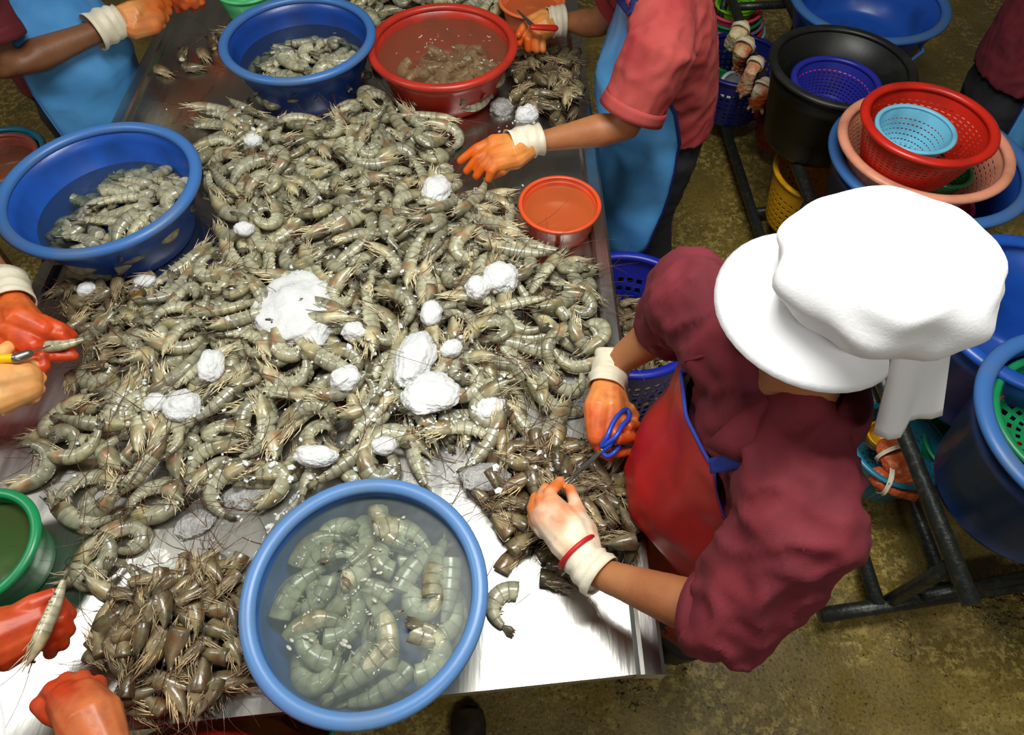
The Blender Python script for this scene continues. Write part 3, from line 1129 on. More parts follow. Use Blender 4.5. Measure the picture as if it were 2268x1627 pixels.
bed = Bed(-1.12, 0.24, 0.08, 2.75, TZ)
bed.h[bed.X > 0.20 - 0.024 * (bed.Y - 0.2)] = np.maximum(bed.h[bed.X > 0.20 - 0.024 * (bed.Y - 0.2)], TZ)
for k, (cx, cy, r, h, br) in BAS.items():
    bed.block(cx, cy, max(br + 0.03, r * 0.96))
for a_, b_, r_ in ((1060, 352, 0.045), (1110, 342, 0.055), (1165, 320, 0.05), (130, 770, 0.05), (60, 730, 0.08), (60, 850, 0.07), (90, 1390, 0.07), (140, 1560, 0.07)):
    q_ = P(a_, b_, TZ + 0.07)
    bed.block(q_.x, q_.y, r_)
HEAP = px_poly([(470, 262), (560, 225), (650, 205), (770, 150), (850, 165), (930, 190), (1010, 235), (1070, 275), (1030, 305), (985, 335), (985, 385), (1040, 412),
                (1110, 420), (1150, 490), (1200, 545), (1255, 590), (1310, 640), (1290, 720), (1320, 770), (1280, 850), (1250, 940), (1180, 985), (1090, 1020), (960, 1022),
                (840, 1050), (640, 1085), (470, 1115), (420, 1130), (330, 1180), (215, 1270), (100, 1190), (50, 1020), (120, 910), (160, 800), (200, 720), (330, 640),
                (330, 585), (430, 560), (450, 440), (430, 345), (480, 300)], TZ)
ins, dist = poly_mask(bed, HEAP)
nzf = np.array([[mnoise.noise((x * 5, y * 5, 0.3)) for y in bed.Y[0, ::6]] for x in bed.X[::6, 0]])
nzf = np.kron(nzf, np.ones((6, 6)))[:bed.nx, :bed.ny]
thin = np.clip((bed.Y - 0.35) / 0.55, 0.35, 1)       # the heap thins out towards the near edge
T1 = np.where(ins, TZ + np.minimum(0.012 + 0.16 * dist, 0.045) * thin * (1 + 0.35 * nzf), 0)
T1[dist < 0.010] = 0
n1 = fill(bed, T1, 800, WHOLE, stop=0.002, jitter=0.006)
print('HEAPSTAT', n1, float(bed.h[bed.h < 5].max()), np.percentile(bed.h[ins & (bed.h < 5)], [5, 25, 50, 75, 95]))
FARH = px_poly([(800, -60), (1120, -60), (1115, 45), (1040, 30), (900, 15), (840, 60), (800, 90)], TZ)
ins2, dist2 = poly_mask(bed, FARH)
fill(bed, np.where(ins2, TZ + np.minimum(0.02 + 0.3 * dist2, 0.045), 0), 90, WHOLE, stop=0.004, jitter=0.006)
n_whole = len(bed.items)
# a few lying apart at the rim of the heap
for px, py in ((1312, 768), (545, 250), (215, 1260), (270, 1300), (610, 1090), (1130, 540), (1265, 610)):
    p = P(px, py, TZ)
    bed.drop(5, WHOLE[5][1], p.x, p.y, rng.uniform(0, 6.28), False, 0.95)
n_whole = len(bed.items)

# heads cut off by the workers
HP = [([(1080, 1010), (1180, 985), (1290, 980), (1385, 1040), (1395, 1180), (1390, 1260), (1330, 1240), (1240, 1260), (1130, 1190), (1070, 1120)], 0.030, 95, 'cut-off shrimp head piled under the hands of the capped worker', 'shrimp heads by the scissors'),
      ([(470, 1240), (545, 1250), (545, 1420), (560, 1500), (480, 1560), (330, 1590), (240, 1560), (210, 1450), (240, 1370), (330, 1300)], 0.050, 150, 'cut-off shrimp head in the brown heap beside the front basin', 'shrimp heads beside the front basin'),
      ([(1120, 140), (1200, 120), (1280, 150), (1290, 260), (1230, 285), (1160, 240), (1115, 200)], 0.040, 80, 'cut-off shrimp head piled below the far scissors hand', 'shrimp heads below the blue apron'),
      ([(150, 640), (230, 640), (330, 640), (390, 720), (400, 800), (300, 850), (170, 880), (150, 790)], 0.030, 95, 'cut-off shrimp head scattered by the gloves at the left edge', 'shrimp heads at the left edge')]
head_sets = []
for poly, hh, cnt, lab, grp in HP:
    a = len(bed.items)
    ii, dd = poly_mask(bed, px_poly(poly, TZ))
    base = np.where(bed.h > 5, TZ, bed.h)
    fill(bed, np.where(ii, np.maximum(TZ, np.minimum(base, TZ + 0.03)) * 0 + TZ + np.minimum(0.012 + 0.4 * dd, hh), 0), cnt, HEADS, (0.75, 1.05), stop=-0.004, maxtilt=0.8, rough=0.35)
    head_sets.append((a, len(bed.items), lab, grp))
for px, py in ((470, 100), (405, 125), (460, 130), (437, 155), (370, 165), (1130, 1235), (1105, 1170), (1160, 1210), (1235, 1290), (1360, 1225), (495, 80)):
    p = P(px, py, TZ)
    bed.drop(int(rng.integers(0, 6)), HEADS[1][1], p.x, p.y, rng.uniform(0, 6.28), False, 0.95)

LAND = [((960, 260), 'below the red basin'), ((620, 260), 'below the dark blue basin'), ((470, 430), 'right of the bright blue basin'), ((720, 500), 'above the largest ice lump'),
        ((860, 680), 'right of the largest ice lump'), ((470, 690), 'left of the largest ice lump'), ((960, 400), 'near the reaching orange glove'), ((1110, 520), 'beside the small orange bowl'),
        ((1240, 680), 'along the right table rim'), ((950, 850), 'by the white streak of ice'), ((1200, 860), 'near the glove with scissors'), ((740, 960), 'above the front basin'),
        ((350, 1000), 'in the lower left of the heap'), ((180, 1160), 'near the green bowl'), ((220, 790), 'by the gloves at the left edge'), ((950, 10), 'behind the red basin'), ((560, 560), 'left of the heap middle'), ((1000, 640), 'around the two small ice lumps')]
LANDW = [(P(a, b, TZ + 0.03), t) for (a, b), t in LAND]
def heading(mt):
    d = mt.to_3x3() @ Vector((-1, 0, 0))
    if abs(d.x) > abs(d.y): return 'right' if d.x > 0 else 'left'
    return 'up' if d.y > 0 else 'down'
def bend(pi):
    c = CURLS[pi]
    return 'nearly straight' if c < 0.8 else 'gently bent' if c < 1.8 else 'half curled' if c < 2.7 else 'tightly curled'
def bulk(mt):
    k = mt.to_scale().x
    return 'large' if k > 1.07 else 'small' if k < 0.98 else 'medium'
def shrimp_label(pi, mt):
    t = mt.translation
    w = min(LANDW, key=lambda q: (q[0] - t).length)[1]
    return f'{bulk(mt)} {bend(pi)} whole shrimp, head pointing {heading(mt)}, {w}'
vis = bed.seen()
def weight(k):
    p = bed.items[k][1].translation
    return vis.get(k, 0) / ((p - CAM).length ** 2)
wh = sorted([k for k in range(n_whole) if vis.get(k, 0) > 6], key=weight, reverse=True)
top = set(wh[:300])
for k in sorted(top):
    pi, mt = bed.items[k]
    far = mt.translation.y > 2.35
    individual('shrimp', MW[pi], mt, shrimp_label(pi, mt), 'shrimp', 'whole shrimp heaped on the table')
mass('shrimp_heap', [bed.items[k] for k in wh[300:]], FW, 'smaller and half buried grey shrimp filling the heap on the table', 'shrimp')
used = set()
hv = [k for a, b, l, g in head_sets for k in range(a, b) if vis.get(k, 0) > 3]
hv = set(sorted(hv, key=weight, reverse=True)[:280])
rest = []
for a, b, lab, grp in head_sets:
    for k in range(a, b):
        if k in hv:
            pi, mt = bed.items[k]
            individual('shrimp_head_offcut', MH[pi], mt, ('large ' if mt.to_scale().x > 0.95 else 'small ' if mt.to_scale().x < 0.85 else '') + lab.replace('shrimp head', f'shrimp head pointing {heading(mt)}', 1), 'shrimp head', grp)
        elif vis.get(k, 0) > 0:
            rest.append(bed.items[k])
mass('shrimp_head_scraps', rest, FH, 'small scraps of shrimp heads lying among the head piles', 'shrimp scraps')
last = head_sets[-1][1]
for k in range(last, len(bed.items)):
    pi, mt = bed.items[k]
    far = mt.translation.y > 1.5
    individual('shrimp_head_offcut', MH[pi], mt, 'stray shrimp head on bare steel near the blue apron at the far left' if far else 'stray shrimp head on bare bright steel beside the head pile', 'shrimp head', 'stray heads at the far left' if far else 'stray heads on bright steel')

# a lone headless shrimp beside the front basin
p = P(1112, 1340, TZ)
individual('headless_shrimp', MT[4], Matrix.Translation((p.x, p.y, TZ + 0.011)) @ Matrix.Rotation(2.7, 4, 'Z'), 'single headless shrimp lying on bare steel right of the front basin', 'shrimp', None)

# headless shrimp in the basins
def fill_basin(key, o, depth_fn, cnt, lab, grp, mesh_scale=(0.9, 1.1), surf=None):
    cx, cy, r, h, br = BAS[key]
    b = Bed(cx - r, cx + r, cy - r, cy + r, TZ + 0.02, 0.006)
    rad = np.hypot(b.X - cx, b.Y - cy)
    b.h[rad > r * 0.86] = 9.0
    T = np.where(rad < r * 0.80, depth_fn((b.X - cx) / r, (b.Y - cy) / r) + TZ, 0)
    fill(b, T, cnt, TAILS, mesh_scale, stop=-0.006, limit=TZ + (surf or h))
    v = b.seen()
    for k, (pi, mt) in enumerate(b.items):
        if v.get(k, 0) > 8:
            individual('headless_shrimp', MT[pi], mt, f'{bulk(mt)} {bend(pi)} ' + lab, 'shrimp', grp)
fill_basin('front', front_b, lambda u, v: 0.05 + 0.072 * np.clip(1.5 - np.hypot(u - 0.12, v + 0.05) * 1.3, 0, 1), 140, 'headless grey shrimp under water in the front basin', 'headless shrimp in the front basin', (1.0, 1.22), 0.131)
fill_basin('left', left_b, lambda u, v: 0.02 + 0.10 * np.clip(1.25 - np.hypot(u - 0.45, v + 0.15) * 1.0, 0, 1), 80, 'headless grey shrimp heaped in the basin at the left edge', 'headless shrimp in the left basin', surf=0.135)
fill_basin('far', far_b, lambda u, v: 0.02 + 0.105 * np.clip(1.2 - np.hypot(u - 0.15, v + 0.25) * 1.0, 0, 1), 75, 'headless grey shrimp heaped in the dark blue basin', 'headless shrimp in the dark blue basin', surf=0.135)
fill_basin('red', red_b, lambda u, v: 0.02 + 0.095 * np.clip(1.15 - np.hypot(u - 0.2, v + 0.15) * 1.2, 0, 1), 50, 'pale shrimp showing through the water of the red basin', 'shrimp in the red basin', surf=0.118)

# foam on the water
def foam(key, o, wz, n, cx=0.0, cy=0.0, sp=0.5, rmax=0.006):
    V = []
    for k in range(n):
        for _ in range(20):
            x, y = random.gauss(cx, sp), random.gauss(cy, sp)
            if math.hypot(x, y) < 0.88: break
        else: continue
        R = BAS[key][2]
        s = random.uniform(0.0012, rmax) * (0.5 + random.random())
        M3 = Matrix.Rotation(random.uniform(0, 3.1), 3, 'Z')
        for j in range(random.randint(1, 3)):
            V.append(ellipsoid((x * R * 0.9 + random.gauss(0, s), y * R * 0.9 + random.gauss(0, s), wz), s * random.uniform(0.6, 1.6), s * 0.7, s * 0.4, 8, 5, M3))
    f = mk('foam', join(*V), M['foam'], o)
    f['kind'] = 'stuff'
foam('front', front_b, 0.129, 60, 0.0, 0.1, 0.5, 0.0042)
foam('red', red_b, 0.119, 45, 0.15, 0.15, 0.4, 0.0035)
foam('far', far_b, 0.101, 14, 0, 0.3, 0.4, 0.004)

# loose whiskers strewn over the heap
def whiskers():
    V = []
    for k in range(190):
        a, b = random.uniform(150, 1300), random.uniform(200, 1250)
        if k < 40: a, b = random.uniform(1080, 1300), random.uniform(820, 1150)
        elif k < 75: a, b = random.uniform(200, 560), random.uniform(1080, 1350)
        p = P(a, b, TZ)
        if any(math.hypot(p.x - c[0], p.y - c[1]) < c[2] + 0.03 for c in BAS.values()): continue
        d = random.uniform(0, 6.28)
        bend = random.gauss(0, 1.0)
        pl = []
        x, y = p.x, p.y
        L = random.uniform(0.07, 0.22)
        ok = True
        for i in range(12):
            if any(math.hypot(x - c[0], y - c[1]) < c[2] + 0.01 for c in BAS.values()) or x > 0.22: break
            hz = float(bed.at(x, y))
            if hz > 5: break
            pl.append([x, y, hz + 0.003])
            d += bend / 12 + random.gauss(0, 0.12)
            x += math.cos(d) * L / 12
            y += math.sin(d) * L / 12
        if len(pl) < 5: continue
        zz = [q[2] for q in pl]
        for i in range(len(pl)):
            pl[i][2] = max(zz[max(0, i - 2):i + 3])
        V.append(tube(pl, 0.0007, 3, None))
    o = mk('loose_whiskers', join(*V), M['antenna'])
    tag(o, 'thin brown shrimp whiskers strewn over heap and steel', 'whiskers', kind='stuff')
whiskers()

# ------------------------------------------------------------------ ice
def ice_lump(px, py, w, hgt, lab, seed, aspect=1.0, rot=0.0, lift=0.0):
    c = P(px, py, TZ + 0.05)
    z = float(bed.at(c.x, c.y))
    if z > 5: z = TZ + 0.005
    c = P(px, py, z + hgt * 0.3)
    me = bpy.data.meshes.new('ice_lump')
    bm = bmesh.new()
    bmesh.ops.create_icosphere(bm, subdivisions=5 if w > 0.05 else 4, radius=1)
    Rz = Matrix.Rotation(rot, 3, 'Z')
    for v in bm.verts:
        p = v.co.copy()
        n1 = mnoise.noise(p * 1.6 + Vector((seed, 0, 0)))
        n2 = mnoise.noise(p * 4.0 + Vector((0, seed, 0)))
        n3 = mnoise.noise(p * 11.0 + Vector((0, 0, seed)))
        n4 = mnoise.noise(p * 23.0 + Vector((seed, 0, seed)))
        n5 = mnoise.noise(p * 38.0 + Vector((0, seed, seed)))
        k = 1 + 0.18 * n1 + 0.07 * n2 + 0.05 * n3 + 0.035 * n4 + 0.03 * n5
        v.co = Rz @ Vector((p.x * w / 2 * k, p.y * w / 2 * aspect * k, p.z * hgt / 2 * k))
    bm.to_mesh(me)
    bm.free()
    me.polygons.foreach_set('use_smooth', [True] * len(me.polygons))
    me.materials.append(M['slush'] if 'slush' in lab else M['ice'])
    o = bpy.data.objects.new('ice_lump', me)
    link(o)
    o.location = (c.x, c.y, z + hgt * 0.22 + lift)
    tag(o, lab, 'ice', 'lumps of crushed ice')
ICE = [(656, 690, 0.200, 0.085, 'largest white lump of crushed ice in the middle of the heap', 1.1, 0.5),
       (1108, 612, 0.085, 0.06, 'rounded white ice lump near the orange bowl', 1.0, 0.2),
       (1057, 634, 0.055, 0.045, 'small ice lump beside the rounded one near the orange bowl', 1.1, 0.2),
       (918, 790, 0.085, 0.05, 'tall white streak of crushed ice right of the largest lump', 1.7, -0.2),
       (955, 870, 0.12, 0.035, 'flat melting patch of ice below the white streak', 0.8, 0.2),
       (765, 836, 0.065, 0.045, 'small ice lump below the largest lump', 0.9, 0.4),
       (785, 732, 0.055, 0.04, 'grey ice lump just right of the largest lump', 0.8, 0.1),
       (403, 897, 0.075, 0.05, 'white ice lump in the lower left of the heap', 1.0, 0.7),
       (343, 890, 0.045, 0.035, 'small ice lump left of the lower left one', 1.0, 0.3),
       (466, 806, 0.055, 0.045, 'upright ice lump left of the middle of the heap', 1.5, 0.1),
       (965, 418, 0.075, 0.05, 'greyish ice lump below the reaching orange glove', 1.3, -0.3),
       (766, 195, 0.060, 0.045, 'white ice lump at the top of the heap near the dark blue basin', 0.8, 0.2),
       (785, 138, 0.065, 0.055, 'ice lump leaning against the dark blue basin', 1.0, 0.4),
       (838, 143, 0.045, 0.045, 'ice lump wedged between the blue and red basins', 1.2, 0.1),
       (1168, 250, 0.075, 0.055, 'white ice lump beside the far pile of heads', 0.75, 0.2),
       (1112, 235, 0.075, 0.04, 'grey slushy ice left of the far pile of heads', 0.9, 0.3),
       (700, 1008, 0.09, 0.035, 'wet ice lump just above the front basin', 0.5, -0.1),
       (1085, 900, 0.075, 0.045, 'blocky ice lump near the glove with scissors', 0.9, 0.1),
       (955, 690, 0.05, 0.04, 'small ice lump right of the middle of the heap', 1.3, 0.1),
       (850, 985, 0.05, 0.03, 'small wet ice lump above the front basin rim', 0.8, 0.1),
       (560, 310, 0.05, 0.035, 'small ice lump at the far left of the heap', 0.8, 0.1),
       (1000, 770, 0.05, 0.035, 'small ice lump beside the white streak', 0.8, 0.5),
       (540, 505, 0.05, 0.03, 'grey ice lump right of the left basin', 0.8, 0.1),
       (320, 622, 0.05, 0.03, 'ice lump on bare steel below the left basin', 0.7, 0.1),
       (560, 1085, 0.12, 0.022, 'flat grey slush on steel left of the front basin rim', 0.6, 0.3),
       (1075, 1055, 0.10, 0.022, 'flat grey slush on steel right of the front basin rim', 0.6, 0.1),
       (430, 1160, 0.08, 0.018, 'thin slush patch above the near pile of heads', 0.7, 0.5),
       (190, 640, 0.045, 0.03, 'ice lump among heads before the left gloves', 0.8, 0.6)]
for i, (a, b, w, h, lab, asp, rot) in enumerate(ICE):
    ice_lump(a, b, w, h, lab, i * 3.7 + 1, asp, rot)

def crumbs():
    V = []
    spots = [(930, 880, 70, 60, 160), (1020, 900, 60, 50, 90), (620, 1060, 150, 40, 160), (660, 700, 110, 90, 50), (720, 820, 260, 140, 200), (1150, 250, 50, 30, 40), (1120, 230, 40, 20, 40), (560, 280, 60, 30, 50),
             (420, 900, 70, 50, 60), (1080, 1040, 120, 30, 90), (850, 480, 250, 150, 120)]
    for a, b, sa, sb, n in spots:
        for k in range(n):
            p = P(random.gauss(a, sa), random.gauss(b, sb), TZ + 0.03)
            if p.x > 0.2 or any(math.hypot(p.x - c[0], p.y - c[1]) < c[2] + 0.02 for c in BAS.values()): continue
            z = float(bed.at(p.x, p.y))
            if z > 5: continue
            s = random.uniform(0.002, 0.006) * (1.6 if random.random() < 0.1 else 0.8)
            q = P(1134, 813, 0)
            e = ellipsoid((0, 0, 0), s * 1.3, s * random.uniform(0.6, 1), s * 0.5, 5, 3, Matrix.Rotation(random.uniform(0, 3), 3, 'Z'))
            V.append(([v * random.uniform(0.8, 1.15) + Vector((p.x, p.y, z + s * 0.2)) for v in e[0]], e[1]))
    o = mk('ice_crumbs', join(*V), M['ice'], smooth=False)
    tag(o, 'crumbs of crushed ice sprinkled between the shrimp', 'ice', kind='stuff')
crumbs()

# meltwater film on the bare steel near the front basin
def puddle(poly, lab):
    pp = [P(a, b, TZ) for a, b in poly]
    c = sum(pp, Vector()) / len(pp)
    n = 64
    V = [(c.x, c.y, TZ + 0.0016)]
    ring = []
    m = len(pp)
    for k in range(n):
        t = k / n * m
        i = int(t)
        u = t - i
        q0, q1, q2, q3 = pp[(i - 1) % m], pp[i], pp[(i + 1) % m], pp[(i + 2) % m]
        q = 0.5 * ((2 * q1) + (q2 - q0) * u + (2 * q0 - 5 * q1 + 4 * q2 - q3) * u * u + (3 * q1 - q0 - 3 * q2 + q3) * u ** 3)
        ring.append(q)
    for s in (0.35, 0.7, 0.95, 1.0):
        for q in ring:
            V.append((c.x + (q.x - c.x) * s, c.y + (q.y - c.y) * s, TZ + (0.0016 if s < 1 else 0.0002)))
    F = [(0, 1 + k, 1 + (k + 1) % n) for k in range(n)]
    for j in range(3):
        for k in range(n):
            k2 = (k + 1) % n
            F.append((1 + j * n + k, 1 + (j + 1) * n + k, 1 + (j + 1) * n + k2, 1 + j * n + k2))
    o = mk('meltwater', (V, F), M['melt'])
    tag(o, lab, 'water', kind='stuff')
puddle([(330, 1180), (450, 1100), (620, 1060), (700, 1050), (640, 1120), (580, 1200), (545, 1260), (440, 1250), (330, 1280), (290, 1230)], 'rippled film of meltwater on steel left of the front basin')
puddle([(1010, 1040), (1120, 1020), (1200, 1040), (1150, 1090), (1060, 1110), (1030, 1080)], 'wet sheen of meltwater right of the front basin')
# ------------------------------------------------------------------ ICE END
# ------------------------------------------------------------------ people
def V3(p): return P(*p) if not isinstance(p, Vector) else p

def cloth_tube(path, radii, n=28, ripple=0.06, waves=3.0, thick=0.0022, seed=0.0):
    """open cuff of thin material with ripples running round it"""
    fr = frames(path)
    def rings(off):
        out = []
        for i, ((c, t, u, w), r) in enumerate(zip(fr, radii)):
            row = []
            for k in range(n):
                a = 2 * math.pi * k / n
                q = 1 + ripple * (mnoise.noise((math.cos(a) * 1.3 + seed, math.sin(a) * 1.3, i * 0.55)) + 0.6 * math.sin(i * waves + seed))
                row.append(c + (u * math.cos(a) + w * math.sin(a)) * (r * q - off))
            out.append(row)
        return out
    R = rings(0) + rings(thick)[::-1]
    V = [p for r in R for p in r]
    m = len(R)
    F = []
    for i in range(m):
        i2 = (i + 1) % m
        for k in range(n):
            k2 = (k + 1) % n
            F.append((i * n + k, i * n + k2, i2 * n + k2, i2 * n + k))
    return V, F

ORANGE = C3(206, 84, 20); PEACH = C3(226, 160, 100); PALEG = C3(232, 214, 186); DEEP = C3(184, 52, 14)

def glove(parent, off, shapes, wrist, cuff_path, cuff_r, tip=ORANGE, back=PEACH, reach=0.15, deep=0.0, voxel=0.0030, tapes=None, patch=0.5, seed=0.0, side='left'):
    vfs = []
    for pts, rad in shapes:
        k_ = 0.80 if rad[-1] < 0.0175 else 0.97
        vfs.append(tube([V3(p) for p in pts], [r * (k_ if i_ or k_ > 0.9 else 0.9) for i_, r in enumerate(rad)], 12))
    me = union('glove', vfs, voxel, 2, 0.5)
    w = V3(wrist)
    cols = []
    for v in me.vertices:
        d = (v.co - w).length / reach
        t = max(0, min(1, (d - 0.35) / 0.5))
        nz_ = mnoise.noise(v.co * 28 + Vector((seed, 0, 0)))
        t = max(0, min(1, t + patch * nz_))
        c = back * (1 - t) + tip * t
        n2 = mnoise.noise(v.co * 60 + Vector((0, seed, 5)))
        if n2 > 0.2: c = c * (1 - deep) + DEEP * deep
        cols.append(c)
    set_tint(me, cols)
    g = mobj('glove', me, M['glove'], parent, off)
    if cuff_path:
        cp = [V3(p) for p in cuff_path]
        # resample
        path = []
        for i in range(len(cp) - 1):
            for k in range(5):
                path.append(cp[i].lerp(cp[i + 1], k / 5))
        path.append(cp[-1])
        rr = [cuff_r[0] + (cuff_r[1] - cuff_r[0]) * i / (len(path) - 1) for i in range(len(path))]
        mk('cuff', cloth_tube(path, rr, 32, 0.10, 1.9, seed=seed), M['latex'], g, True, off)
    return g

def torso_frame(f):
    f = Vector((f[0], f[1], 0)).normalized()
    s = Vector((-f.y, f.x, 0))
    return f, s

def person(label, base, f, secs, head, arms, mats, sleeve=0.62, cap=True, apron=None, trousers=True, wr=0.007, group=None, cap_spec=None):
    f, s = torso_frame(f)
    B = Vector((base[0], base[1], 0))
    o = empty('person', B, label, 'person', group)
    Z = Vector((0, 0, 1))
    head = Vector(head)
    # --- skin
    shapes = []
    core = [(Vector((c[1], c[2], c[0] + (0.05 if i_ == 0 else 0))), f * c[3] * (0.86 if i_ > 1 else 0.72), s * c[4] * (0.86 if i_ > 1 else 0.72)) for i_, c in enumerate(secs)]
    shapes.append(loft(core))
    top = Vector((secs[-1][1], secs[-1][2], secs[-1][0]))
    shapes.append(tube([top - Z * 0.06, top.lerp(head, 0.45), head - Z * 0.04], [0.062, 0.052, 0.052], 14))
    Mh = Matrix((f, s, Z)).transposed()
    shapes.append(ellipsoid(head, 0.094, 0.074, 0.105, 20, 12, Mh))
    shapes.append(ellipsoid(head + f * 0.035 - Z * 0.055, 0.055, 0.056, 0.065, 16, 10, Mh))
    shapes.append(tube([head + f * 0.085 + Z * 0.015, head + f * 0.108 - Z * 0.022], [0.010, 0.016], 8))
    for q in (-1, 1):
        shapes.append(ellipsoid(head + s * q * 0.076 - Z * 0.01 - f * 0.008, 0.019, 0.011, 0.032, 10, 8, Mh))
    shapes.append(tube([head + f * 0.086 - Z * 0.062 - s * 0.02, head + f * 0.092 - Z * 0.062, head + f * 0.086 - Z * 0.062 + s * 0.02], 0.008, 8))
    for a in arms:
        sh, el, wr_ = [V3(p) for p in a['joints']]
        r = a.get('r', 1.0)
        shapes.append(tube([sh, sh.lerp(el, 0.5), el, el.lerp(wr_, 0.3), el.lerp(wr_, 0.75), wr_], [0.046 * r, 0.044 * r, 0.039 * r, 0.041 * r, 0.031 * r, 0.027 * r], 14))
    hip = Vector((secs[0][1], secs[0][2], secs[0][0]))
    feet = []
    for q in (-1, 1):
        h = hip + s * q * 0.085
        k = Vector((h.x, h.y, 0.46)) + f * 0.03
        an = Vector((B.x, B.y, 0.09)) + s * q * 0.11
        shapes.append(tube([h - Z * 0.05, k, an], [0.050, 0.046, 0.034], 12))
        feet.append((h, k, an))
    me = union('body', shapes, 0.0095, 5)
    mobj('body', me, M[mats['skin']], o, B)
    for q in (-1, 1):
        mk('eye', ellipsoid(head + f * 0.087 + s * q * 0.031 + Z * 0.012, 0.010, 0.012, 0.009, 10, 6, Mh), M['eye'], o, True, B)
    hv, hf = ellipsoid(head - f * 0.008 + Z * 0.012, 0.099, 0.080, 0.104, 24, 14, Mh)
    keep = [q for q in hf if len(q) == 4 and all(((hv[i] - head).dot(f) < 0.045) and (hv[i] - head).z > -0.06 for i in q)]
    mk('hair', (hv, keep), M['hair'], o, True, B)
    # --- trousers and boots
    sh_ = [loft([(hip - Z * 0.12, f * 0.098, s * 0.145), (hip - Z * 0.03, f * 0.100, s * 0.148), (hip + Z * 0.05, f * 0.098, s * 0.146)])]
    for h, k, an in feet:
        sh_.append(tube([h - Z * 0.06, k, an + Z * 0.12], [0.082, 0.078, 0.070], 14, 'flat'))
    mobj('trousers', union('trousers', sh_, 0.013, 4), M['trousers'], o, B, 0.006, 9)
    for h, k, an in feet:
        bt = [tube([an + Z * 0.20, an + Z * 0.02, an - Z * 0.035], [0.060, 0.052, 0.048], 14, 'flat'), tube([an - Z * 0.042 - f * 0.03, an - Z * 0.042 + f * 0.10, an - Z * 0.048 + f * 0.16], [0.042, 0.044, 0.036], 12)]
        mobj('boot', union('boot', bt, 0.008, 4), M['black'], o, B)
    # --- shirt
    hems = []
    sh_ = [loft([(Vector((c[1], c[2], c[0])), f * c[3], s * c[4]) for c in secs])]
    for a in arms:
        sh, el, wr_ = [V3(p) for p in a['joints']]
        sl = a.get('sleeve', sleeve)
        if sl <= 1.0:
            pts = [sh + (sh - el) * 0.10, sh.lerp(el, sl * 0.5), sh.lerp(el, sl)]
        else:
            pts = [sh + (sh - el) * 0.10, sh.lerp(el, 0.6), el, el.lerp(wr_, sl - 1.0)]
        rs = a.get('sr', (0.078, 0.074, 0.072))
        rs = list(rs)
        while len(rs) < len(pts): rs.insert(1, (rs[0] + rs[1]) / 2)
        sh_.append(tube(pts, rs, 18, 'flat'))
        hems.append((pts, rs[-1]))
        shv = [top + (sh - top) * 0.35 - Z * 0.03, sh]
        sh_.append(tube(shv, [0.085, 0.078], 16))
    me = union('shirt', sh_, 0.009, 4)
    shirt = mobj('shirt', me, M[mats['shirt']], o, B, wr, 10, (1, 1, 0.7))
    for pts, r_ in hems:
        d_ = (pts[-1] - pts[-2]).normalized()
        e_ = pts[-1]
        path = [e_ - d_ * 0.028, e_ - d_ * 0.018, e_ - d_ * 0.006, e_ + d_ * 0.006]
        mk('sleeve_hem', cloth_tube(path, [r_ * 1.02, r_ * 1.03, r_ * 1.035, r_ * 1.05], 28, 0.03, 0.5, 0.006, seed=r_ * 90), M[mats['shirt']], shirt, True, B)
    # --- cap
    if cap:
        cs = cap_spec or {}
        cc = Vector(cs.get('crown', head - f * 0.03 + Z * 0.075))
        rx, ry, rz = cs.get('size', (0.125, 0.118, 0.075))
        co = empty('tmp', B); COL.objects.unlink(co); bpy.data.objects.remove(co)
        cv, cf = ellipsoid((0, 0, 0), 1, 1, 1, 72, 36)
        V = []
        for p in cv:
            a = math.atan2(p.y, p.x)
            el_ = p.z
            k = 1 + 0.055 * math.sin(a * 7 + 1.5 * mnoise.noise(p * 2)) * max(0, 1 - abs(el_ + 0.1) * 1.1) + 0.09 * mnoise.noise(p * 2.4 + Vector((2, 5, 1)))
            q = Vector((p.x * rx * k, p.y * ry * k, p.z * rz * (1 + 0.10 * mnoise.noise(p * 2))))
            if q.z < -rz * 0.6: q.z = -rz * 0.6 + (q.z + rz * 0.6) * 0.2
            V.append(cc + Mh @ q)
        crown = mk('cap', (V, cf), M['white_cloth'], o, True, B)
        bc = Vector(cs.get('band', head + Z * 0.055 - f * 0.005))
        bv, bf = lathe([(1.0, -0.5), (1.03, 0), (1.0, 0.5), (0.95, 0.5), (0.95, -0.5)], 40, True)
        mk('band', ([bc + Mh @ Vector((p[0] * 0.101, p[1] * 0.083, p[2] * 0.035)) for p in bv], bf), M['white_cloth'], crown, True, B)
        g = []
        br = cs.get('brim', 0.085)
        for i in range(9):
            u = i / 8
            row = []
            for k in range(33):
                ph = (k / 32 - 0.5) * math.radians(205)
                e = math.cos(ph * 0.86) ** 0.7 if math.cos(ph * 0.86) > 0 else 0
                ext = br * e * u
                rad_f, rad_s = 0.097 + ext, 0.080 + ext * 1.25
                row.append(bc + f * (math.cos(ph) * rad_f) + s * (math.sin(ph) * rad_s) + Z * (-0.012 - 0.030 * u * u * (1 - 0.3 * abs(math.sin(ph))) - 0.010 * u))
            g.append(row)
        mk('brim', sheet(g, 0.005), M['white_cloth'], crown, True, B)
        g = []
        fl_len = cs.get('flap', 0.15)
        for i in range(13):
            u = i / 12
            row = []
            for k in range(29):
                ph = math.pi + (k / 28 - 0.5) * math.radians(cs.get('flap_arc', 200))
                fold = 0.010 * math.sin(k * 1.1) * u
                rad_f, rad_s = 0.106 + 0.045 * u + fold, 0.092 + 0.040 * u + fold
                row.append(bc + f * (math.cos(ph) * rad_f - 0.02 * u) + s * (math.sin(ph) * rad_s) - Z * (0.0 + fl_len * u * (0.8 + 0.2 * abs(math.cos(ph)))))
            g.append(row)
